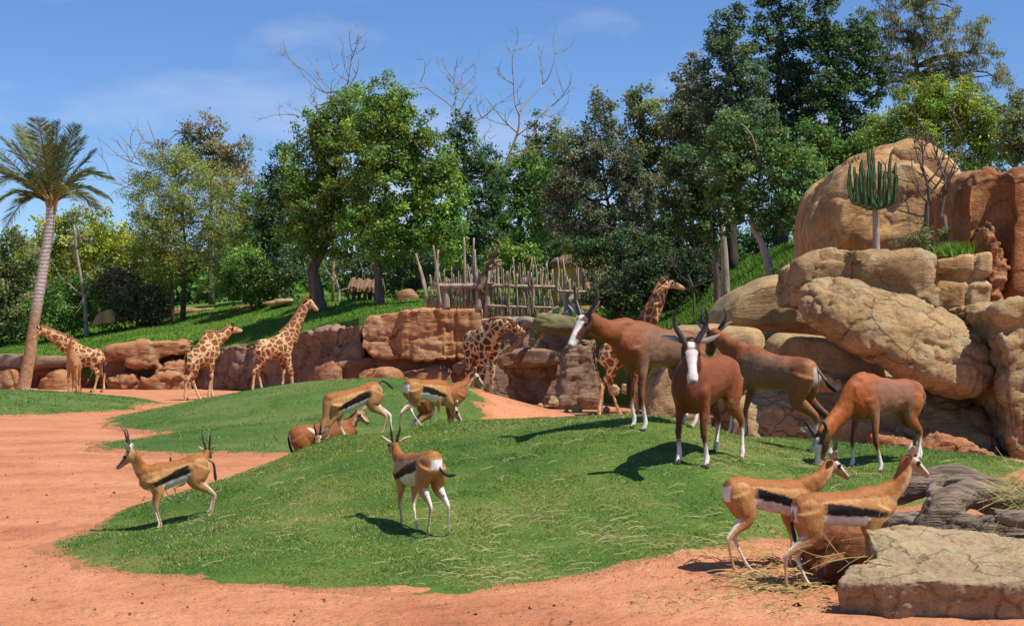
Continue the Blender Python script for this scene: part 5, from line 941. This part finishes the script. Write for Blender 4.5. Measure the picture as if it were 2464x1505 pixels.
    for c in ch.values(): mb.add(c['V'], c['F'])
    V, N, Fq = remeshed(mb.V(), mb.f, S['voxel']*k, 5)
    V = V+N*(.010*k*{'gazelle': .6, 'bontebok': 1.0, 'giraffe': 2.0}[sp]*fbm(V*{'gazelle': 9, 'bontebok': 6.5, 'giraffe': 3}[sp]/k, 3)*np.clip((V[:, 2]-np.min([f[2] for f in fg]))/(.35*k)-.6, .15, 1))[:, None]
    # --- where on the hide every vertex lies
    names = list(ch); best = np.full(len(V), 1e9); cid = np.zeros(len(V), int); tt = np.zeros(len(V)); vv = np.zeros(len(V)); uu = np.zeros(len(V))
    for i, nm in enumerate(names):
        c = ch[nm]; D = V[:, None, :]-c['C'][None]
        du = (D*c['L'][None]).sum(2)/c['a']; dv = (D*c['N'][None]).sum(2)/c['b']; dt = (D*c['T'][None]).sum(2)/np.maximum(c['a'], c['b'])
        R2 = du*du+dv*dv+dt*dt*1.5; j = R2.argmin(1); ar = np.arange(len(V)); w = R2[ar, j] < best
        best[w] = R2[ar, j][w]; cid[w] = i; tt[w] = c['t'][j][w]; vv[w] = dv[ar, j][w]; uu[w] = du[ar, j][w]
    q = V-ph; tx = S['hip'][0]+((q@fw)/kx*ca+(q@up)/k*sa); tz = S['hip'][1]+(-(q@fw)/kx*sa+(q@up)/k*ca)
    wob = 0.02*fbm(V*9/k, 2)
    isl = lambda *n: np.isin(cid, [names.index(x) for x in n])
    leg = isl('fl', 'fr', 'hl', 'hr'); hnd = isl('hl', 'hr'); frn = isl('fl', 'fr'); tor = isl('torso'); nek = isl('neck'); hed = isl('head')
    outw = np.zeros(len(V)); yl = (q@lt)/k; outw = np.where(np.isin(cid, [names.index('fl'), names.index('hl')]), uu, -uu)
    c = COAT[sp](dict(V=V, tt=tt, v=vv, u=uu, tx=tx, tz=tz, yl=yl, leg=leg, hnd=hnd, frn=frn, tor=tor, nek=nek, hed=hed, out=outw, wob=wob, coat=coat, dark=dark, N=N, lt=lt))
    base = np.array([(fg[0][0]+fg[1][0]+fg[2][0]+fg[3][0])/4, (fg[0][1]+fg[1][1]+fg[2][1]+fg[3][1])/4, min(f[2] for f in fg)])
    t = thing(name or NAME[sp], label, 'giraffe' if sp == 'giraffe' else ('gazelle' if sp == 'gazelle' else 'antelope'), base, group)
    mk('body', V, Fq, M['giraffe'] if sp == 'giraffe' else M['coat'], t, None, c)
    # --- hooves
    for ft, h_ in hooves:
        hk = {'gazelle': .016, 'bontebok': .032, 'giraffe': .085}[sp]*k; mbh = MB()
        for sd in (-1, 1):
            o = ft+lt*sd*hk*.42+h_*hk*.9
            mbh.add(*tube([o+np.array([0, 0, hk*1.2])-h_*hk*.3, o+np.array([0, 0, hk*.5]), o+np.array([0, 0, 0])+h_*hk*.15], [hk*.42, hk*.52, hk*.6], 8, 2))
        mbh.build('hoof', M['hoof'], t)
    # --- eyes, ears, horns, tail
    es, el_, eu, er = S['eye']; eb = pp+hdv*hlr*es
    for sd in (-1, 1):
        e = eb+hlat*sd*el_*k*0.93+hup*(eu*0.35)*k
        mk('eye', *ell(e, (er*k,)*3), M['eye'], t)
        dr = unit(hlat*sd*(1.0+earspread)+hup*(.75-droop)-hdv*.45); sdv = unit(np.cross(dr, hdv)); sdv = unit(hdv*.8-dr*np.dot(dr, hdv)*.8+hup*.2)
        b0 = pp+hlat*sd*(.030 if sp == 'gazelle' else .055 if sp == 'bontebok' else .08)*k+hup*.015*k
        Ve, Fe = leaf_ear(b0, dr, unit(sdv-dr*np.dot(sdv, dr)), S['earw']*k, S['ear']*k, .004*k)
        ec = np.tile(np.array(EARC[sp]), (len(Ve), 1)); half = len(Ve)//2
        if coat == 'plain': ec = ec*np.array([.8, .6, .5])
        ec[half:] *= .62; mk('ear', Ve, Fe, M['col'], t, None, ec)
        if sp == 'giraffe':
            o = pp+hdv*.05*k+hlat*sd*.05*k+hup*.06*k
            hn = MB(); hn.add(*tube([o-hup*.05*k, o+hup*.08*k-hdv*.02*k, o+hup*.17*k-hdv*.05*k], [.035*k, .028*k, .036*k], 8, 3)); mk('horn', hn.V(), hn.f, M['horn'], t)
        elif horns > 0:
            o = pp+hlat*sd*(.020 if sp == 'gazelle' else .034)*k+hdv*(.02 if sp == 'gazelle' else .035)*k+hup*.022*k
            hs_ = (.27 if sp == 'gazelle' else .275)*k*horns
            if sp == 'gazelle': pr = [(0, 0, 0, .011), (.22, .22, .03, .0115), (.5, .52, .09, .0095), (.78, .70, .13, .0065), (1.0, .72, .12, .0022)]
            else: pr = [(0, 0, 0, .025), (.12, .30, .12, .024), (.30, .66, .27, .019), (.56, .92, .29, .013), (.82, 1.04, .20, .004)]
            A = catmull(np.array([np.concatenate([o+hup*a*hs_-hdv*b_*hs_*.75+hlat*sd*l_*hs_*(1.1 if sp == 'gazelle' else 1.2), [r*k]]) for a, b_, l_, r in pr]), 10)
            rr = A[:, 3]*(1+.13*np.sin(np.arange(len(A))*math.pi*.9)*(np.linspace(1, 0, len(A)) > .25))
            hn = MB(); hn.add(*tube(A[:, :3], rr, 9, 1)); hn.build('horn', M['horn'], t)
    if tail is not None:
        r0 = tw(S['torso'][0][0]+.03, S['torso'][0][1]+.55*S['torso'][1][3])
        tp = [np.array(r0)]
        for px, py in tail: tp.append(P(px, py, r0[1]-.02*k))
        tr = S['tailr']*k; n = len(tp); A = catmull(np.array(tp), 4); w = np.linspace(0, 1, len(A))
        rr = tr*(1.0-.25*w+(1.0 if sp != 'gazelle' else .35)*np.exp(-((w-.78)/.2)**2))*np.where(w > .97, .35, 1)
        Vt, Ft = tube(A, rr, 8, 1)
        wv = np.repeat(w, 8); tcx = np.where(wv[:, None] > (.22 if sp == 'gazelle' else .5), np.array([.012, .010, .009]), np.array([.30, .14, .05]) if sp != 'bontebok' else np.array([.22, .12, .07]))
        cut = int(len(A)*(.35 if sp == 'gazelle' else .55)); V1, F1 = tube(A[:cut+1], rr[:cut+1], 8, 1); V2, F2 = tube(A[cut:], rr[cut:]*1.04, 8, 1)
        tl = mk('tail', V1, F1, M['col'], t, None, np.tile(np.array([.30, .14, .05]) if sp != 'bontebok' else np.array([.20, .10, .06]), (len(V1), 1)))
        mk('tail_tuft', V2, F2, M['col'], tl, None, np.tile(np.array([.012, .010, .009]), (len(V2), 1)))
    if sp == 'giraffe':   # short mane along the back of the neck
        c = ch['neck']; k0 = 4; C_ = c['C'][k0:]; top = C_+c['N'][k0:]*np.sign((c['N'][k0:]@np.array([0, 0, 1.]))+1e-6)[:, None]*c['b'][k0:, None]
        sgnN = np.sign((c['N'][k0:]@np.array([0, 0, 1.]))+1e-6)[:, None]; nn_ = c['N'][k0:]*sgnN; h_ = .075*k
        Vm = []; Fm = []
        for i in range(len(C_)):
            Vm += [top[i]-nn_[i]*.02-c['L'][k0+i]*.018*k, top[i]+nn_[i]*h_, top[i]-nn_[i]*.02+c['L'][k0+i]*.018*k]
        for i in range(len(C_)-1):
            a = 3*i; Fm += [(a, a+1, a+4, a+3), (a+1, a+2, a+5, a+4), (a+2, a, a+3, a+5)]
        mk('mane', Vm, Fm, M['col'], t, None, np.tile(np.array([.22, .085, .03]), (len(Vm), 1)))
    return t
EARC = {'gazelle': (.62, .50, .38), 'bontebok': (.42, .34, .30), 'giraffe': (.55, .36, .19)}
def coat_gazelle(d):
    fur = .06*vnoise(d['V']*np.array([60, 60, 140]))+.05*fbm(d['V']*22, 2)
    n = len(d['V']); v = d['v']+d['wob']; tx = d['tx']+d['wob']; plain = d['coat'] == 'plain'
    back, side, blk, wht = np.array([.36, .135, .032]), np.array([.50, .265, .095]), np.array([.012, .009, .008]), np.array([.82, .79, .75])
    if plain: back, side = np.array([.33, .105, .028]), np.array([.37, .135, .045])
    c = np.tile(side, (n, 1))
    tor = d['tor']; body = tor | (d['leg'] & (d['tt'] < .22))
    zrel = (d['tz']-(.53-.07*np.clip(tx+.1, -.3, .3)))/.125+fur*.8
    c = mixv(c, back, sstep(.30, .52, zrel)*(tor | d['nek']))
    rump = sstep(-.15, -.24, tx)*body; c = mixv(c, side*.55+back*.45, rump*sstep(.55, .2, zrel))
    if not plain:
        # white belly, dark band above it that climbs towards the flank
        ln = -.14-(tx+.15)*1.05
        inb = body & (tx > -.20) & (tx < .27)
        c = mixv(c, side*1.12, inb*sstep(ln+.30, ln+.45, zrel)*sstep(.55, .40, zrel))
        c = mixv(c, blk, inb*sstep(ln-.16, ln-.08, zrel)*sstep(ln+.26+.28*sstep(.24, -.05, tx), ln+.16+.28*sstep(.24, -.05, tx), zrel)*sstep(-.20, -.15, tx+fur*.3)*sstep(.27, .20, tx+fur*.3))
    else: ln = -.55+0*tx
    c = mixv(c, wht if not plain else side*1.25, tor*sstep(ln-.10, ln-.20, zrel)*sstep(-.24, -.17, tx)*sstep(.33, .25, tx))
    # rump patch edged black
    rp = body*sstep(-.338, -.350, tx+.05*np.clip(-zrel-.2, 0, 2))*sstep(.056, .042, np.abs(d['yl']))
    edge = body*sstep(-.305, -.318, tx+.06*np.clip(-zrel-.2, 0, 3))
    c = mixv(c, side*.7+back*.3, edge*(rp < .5)*.5)
    c = mixv(c, wht, rp*(sstep(.38, .22, zrel)))
    # legs
    lg = d['leg']; c = mixv(c, np.array([.52, .33, .17]), lg*sstep(.22, .45, d['tt']))
    c = mixv(c, wht*np.array([1, .93, .82]), lg*sstep(.15, -.25, d['out'])*sstep(.25, .4, d['tt']))
    c = mixv(c, wht, d['hnd']*sstep(-.45, -.8, d['v'])*sstep(.12, .22, d['tt'])*sstep(.75, .5, d['tt'])*.8*(not plain))
    c = mixv(c, np.array([.66, .50, .30]), lg*sstep(.72, .9, d['tt'])*.6)
    # neck and head
    c = mixv(c, np.array([.60, .42, .25]), d['nek']*sstep(.0, -.7, d['v'])*.8)
    hd = d['hed']; c = mixv(c, np.array([.44, .255, .115]), hd*1.)
    c = mixv(c, wht*.85, hd*sstep(.46, .54, d['v'])*sstep(.78, .68, d['v'])*sstep(.2, .3, d['tt'])*sstep(.92, .8, d['tt']))
    c = mixv(c, np.array([.22, .08, .03]), hd*sstep(.86, .95, d['v'])*sstep(.3, .5, d['tt'])*sstep(1, .85, d['tt']))
    c = mixv(c, blk*2, hd*sstep(.02, .14, d['v'])*sstep(.46, .34, d['v'])*sstep(.36, .42, d['tt'])*sstep(.92, .8, d['tt']))
    c = mixv(c, np.array([.55, .42, .28]), hd*sstep(-.6, -.85, d['v'])); c = mixv(c, blk*2, hd*sstep(.93, .97, d['tt']))
    return c
def coat_bontebok(d):
    n = len(d['V']); tx = d['tx']+d['wob']; zrel = (d['tz']-.74)/.2
    red, grey, drk, wht, yel = np.array([.27, .085, .026]), np.array([.235, .135, .082]), np.array([.075, .028, .015]), np.array([.80, .74, .66]), np.array([.36, .24, .085])
    tone = d['coat']
    if tone == 'dark': red, grey = np.array([.28, .080, .019]), np.array([.20, .062, .02])
    if tone == 'red': red = np.array([.36, .105, .024])
    c = np.tile(red, (n, 1)); tor = d['tor'] | (d['leg'] & (d['tt'] < .2))
    mott = .5+.5*np.clip(fbm(d['V']*5, 3), -1, 1)
    c = mixv(c, grey, tor*sstep(-.42, -.25, tx)*sstep(.42, .2, tx)*sstep(1.05, .65, zrel)*(.6+.4*mott))
    c = mixv(c, yel, tor*sstep(-.72, -.98, zrel)*sstep(-.35, -.2, tx)*sstep(.2, .05, tx)*.9)
    c = mixv(c, np.array([.36, .165, .06]), tor*sstep(-.36, -.50, tx)*.7)
    c = mixv(c, np.array([.14, .065, .040]), tor*sstep(-.30, -.38, tx)*sstep(-.52, -.40, tx)*sstep(.2, .7, zrel)*.5)
    c = mixv(c, wht*.8, tor*sstep(-.545, -.57, tx)*sstep(.09, .06, np.abs(d['yl']))*.6)
    lg = d['leg']
    c = mixv(c, np.array([.27, .105, .035]), lg*sstep(.2, .35, d['tt'])*1.)
    c = mixv(c, drk, lg*sstep(.10, .3, d['tt'])*sstep(.58, .45, d['tt'])*sstep(.1, .6, d['v'])*d['frn']*.85)
    c = mixv(c, drk, d['hnd']*sstep(.15, .3, d['tt'])*sstep(.62, .48, d['tt'])*sstep(.1, -.4, d['out'])*.8)
    c = mixv(c, wht, lg*sstep(.50, .60, d['tt']-.0*d['v'])*sstep(.75, .2, np.where(d['frn'], -d['v'], d['v']*.6)))
    c = mixv(c, np.array([.55, .40, .24]), lg*sstep(.80, .95, d['tt'])*.75)
    hd = d['hed']; c = mixv(c, drk*1.1, hd*1.); c = mixv(c, drk*1.3, d['nek']*sstep(.80, .97, d['tt'])*.9)
    if tone == 'dark': c = mixv(c, drk*1.2, d['nek']*.75); c = mixv(c, drk*1.4, tor*sstep(.28, .42, tx)*.7)
    bl = np.abs(d['u']); w = np.where(d['tt'] < .36, .30, .62)
    c = mixv(c, wht, hd*sstep(w+.12, w-.05, bl)*sstep(.25, .5, d['v'])*sstep(.06, .12, d['tt'])*(1-.75*sstep(.04, .0, np.abs(d['tt']-.36))))
    c = mixv(c, wht*.92, hd*sstep(.70, .80, d['tt'])); c = mixv(c, np.array([.22, .20, .20]), hd*sstep(.92, .98, d['tt']))
    return c
def coat_giraffe(d):
    n = len(d['V']); c = np.zeros((n, 3)); c[:, 0] = 1.0
    c[:, 0] *= np.where(d['leg'], sstep(.62, .42, d['tt']), 1.0); c[:, 0] *= np.where(d['hed'], .25, 1.0)
    c[:, 1] = d['dark']; c[:, 2] = .12+.25*d['nek']+.3*(d['hed'] & (d['v'] > .2))
    if d['coat'] == 'plain': c[:, 0] *= .35; c[:, 2] = .75
    return c
COAT = {'gazelle': coat_gazelle, 'bontebok': coat_bontebok, 'giraffe': coat_giraffe}
GZ1, BB, GF = 'gazelles on and around the grass mound', 'brown antelopes on the grass mound', 'giraffes at the rock wall'
# hip, chest, neck, poll, muzzle are (column, row) in the measuring frame
animal('gazelle', 'horned gazelle in profile on the mound\'s low tip, head turned to open sand', 15.1, (474, 1121), (376, 1148), -1, (336, 1122), (316, 1087), (277, 1121), {'fl': 386, 'fr': (382, -.05), 'hl': 500, 'hr': (497, .1)}, .98, tail=[(512, 1112), (517, 1138), (519, 1156)], horns=.75, group=GZ1)
animal('gazelle', 'gazelle standing on sand mostly hidden behind the horned gazelle', 17.6, (424, 1136), (472, 1130), 1, (490, 1108), (498, 1086), (508, 1094), {}, .92, tail=[(411, 1118), (410, 1098)], horns=.8, group=GZ1, muzY=1)
animal('gazelle', 'gazelle walking away uphill, white rump and dark tail swung out', 13.15, (1036, 1117), (981, 1128), 1, (958, 1098), (950, 1068), (938, 1078), {'fl': 965, 'fr': (1001, -.28), 'hl': 1024, 'hr': 1075}, .98, tail=[(1058, 1126), (1075, 1142), (1096, 1141)], horns=.5, group=GZ1, muzY=1, earspread=.4)
animal('gazelle', 'gazelle grazing head down on the ridge, dark flank stripe, tail raised sideways', 18.3, (896, 943), (816, 969), -1, (786, 1006), (766, 1044), (763, 1078), {'fl': (784, 0), 'fr': 828, 'hl': 914, 'hr': 937}, 1.0, tail=[(918, 916), (932, 922), (946, 936)], horns=.45, group=GZ1, muzY=-1)
animal('gazelle', 'plain reddish doe behind the ridge, body half hidden, head turned to the rocks', 19.7, (722, 1050), (818, 1040), 1, (846, 1014), (863, 991), (888, 1013), {}, 1.15, 'plain', tail=[(694, 1052), (698, 1075), (706, 1092)], horns=0, group=GZ1, muzY=-1)
animal('gazelle', 'gazelle grazing with its rump turned, neck bent down beside the standing doe', 18.9, (992, 934), (1050, 940), 1, (1076, 962), (1091, 978), (1114, 1012), {'hl': (1018, 0), 'hr': 964, 'fl': 1036, 'fr': 1046}, .98, horns=0, group=GZ1, muzY=-1)
animal('gazelle', 'plain brown doe standing head up behind the rump-turned grazing gazelle', 20.2, (1024, 958), (1092, 948), 1, (1118, 926), (1139, 899), (1167, 925), {'fl': 1068, 'fr': 1072, 'hl': 1000, 'hr': 1010}, 1.0, 'plain', horns=0, group=GZ1, muzY=-1)
animal('gazelle', 'gazelle with curved horns on sand, partly behind another gazelle beside the slab', 11.95, (1778, 1184), (1900, 1195), 1, (1972, 1152), (1999, 1107), (2046, 1144), {'hl': (1814, 0), 'hr': 1775}, .98, horns=.5, group=GZ1, muzY=-1)
animal('gazelle', 'gazelle with tall pale ear and bold flank stripe right behind the flat slab', 11.3, (1947, 1226), (2094, 1216), 1, (2160, 1166), (2189, 1099), (2241, 1139), {'hl': (1957, 0), 'hr': 1901, 'fl': 2095, 'fr': 2080}, 1.02, tail=[(1905, 1255), (1909, 1280), (1913, 1304)], horns=.5, group=GZ1, muzY=-1)
animal('bontebok', 'chestnut antelope in profile with white face, long horns swept up, before the giraffe', 16.3, (1652, 838), (1530, 829), -1, (1458, 795), (1411, 762), (1368, 830), {'fl': 1552, 'fr': 1526, 'hl': 1663, 'hr': 1640}, 1.0, '', group=BB, muzY=-1, horns=1.05)
animal('bontebok', 'dark antelope facing forward with white blaze, white lower legs, lyre horns', 14.9, (1738, 902), (1667, 925), -1, (1662, 868), (1660, 826), (1668, 916), {'fl': (1700, 0), 'fr': 1632, 'hl': 1782, 'hr': 1717}, 1.065, 'dark', group=BB, muzY=-1, headY=-.38, tail=None, earspread=1.0, horns=1.0, droop=.3)
animal('bontebok', 'grey-brown antelope in profile, head behind the dark antelope\'s horns', 17.4, (1932, 900), (1806, 884), 1, (1752, 836), (1716, 802), (1704, 850), {'fl': 1752, 'fr': 1790, 'hl': 1950, 'hr': 1985}, 1.0, '', group=BB, muzY=1, tail=[(1975, 900), (1992, 922), (2012, 942)])
animal('bontebok', 'rust-brown antelope grazing nose in the grass under the big boulder', 16.5, (2183, 950), (2084, 952), -1, (2020, 996), (1976, 1046), (1964, 1122), {'fl': (2120, 0), 'fr': 2048, 'hl': 2200, 'hr': 2212}, .93, 'red', group=BB, muzY=.05, tail=[(2222, 945), (2222, 970), (2212, 995)], horns=.85)
animal('giraffe', 'giraffe stretching its neck low towards the palm trunk', 68, (234, 858), (182, 853), -1, (130, 810), (98, 792), (76, 815), {'hl': 223, 'hr': 248, 'fl': 186, 'fr': 194}, .93, tail=[(250, 868), (250, 905)], group=GF)
animal('giraffe', 'smaller plain-brown giraffe facing out beside the neck-stretching giraffe', 65.5, (182, 872), (174, 872), -1, (168, 838), (166, 814), (160, 828), {'fl': 186, 'fr': 165}, .72, 'plain', group=GF, muzY=-1)
animal('giraffe', 'giraffe seen from behind with its head in shade against the grass bank', 57, (461, 868), (504, 838), 1, (530, 813), (558, 790), (584, 793), {'hr': 446, 'hl': 484, 'fl': 512, 'fr': 502}, .87, tail=[(449, 850), (449, 895)], group=GF, muzY=1)
animal('giraffe', 'giraffe standing tall in profile, neck raised before the grey forked trunk', 64, (629, 838), (683, 832), 1, (711, 782), (742, 720), (766, 746), {'hl': 634, 'hr': 608, 'fl': 680, 'fr': 708}, 1.0, group=GF, muzY=-1)
animal('giraffe', 'giraffe reaching under the dead log, patches coloured dark to stand for shade', 50, (1138, 822), (1176, 818), -1, (1206, 786), (1245, 789), (1262, 797), {'fl': 1178, 'fr': 1156, 'hl': 1140, 'hr': 1128}, .97, group=GF, dark=.75, muzY=1)  # shade on this giraffe is painted as a darker patch colour
animal('giraffe', 'giraffe behind the chestnut antelope, head high against the dark trees', 43, (1466, 852), (1528, 842), 1, (1577, 738), (1602, 676), (1655, 694), {'hl': 1494, 'hr': 1441, 'fl': 1535, 'fr': 1522}, .88, group=GF, muzY=-1)
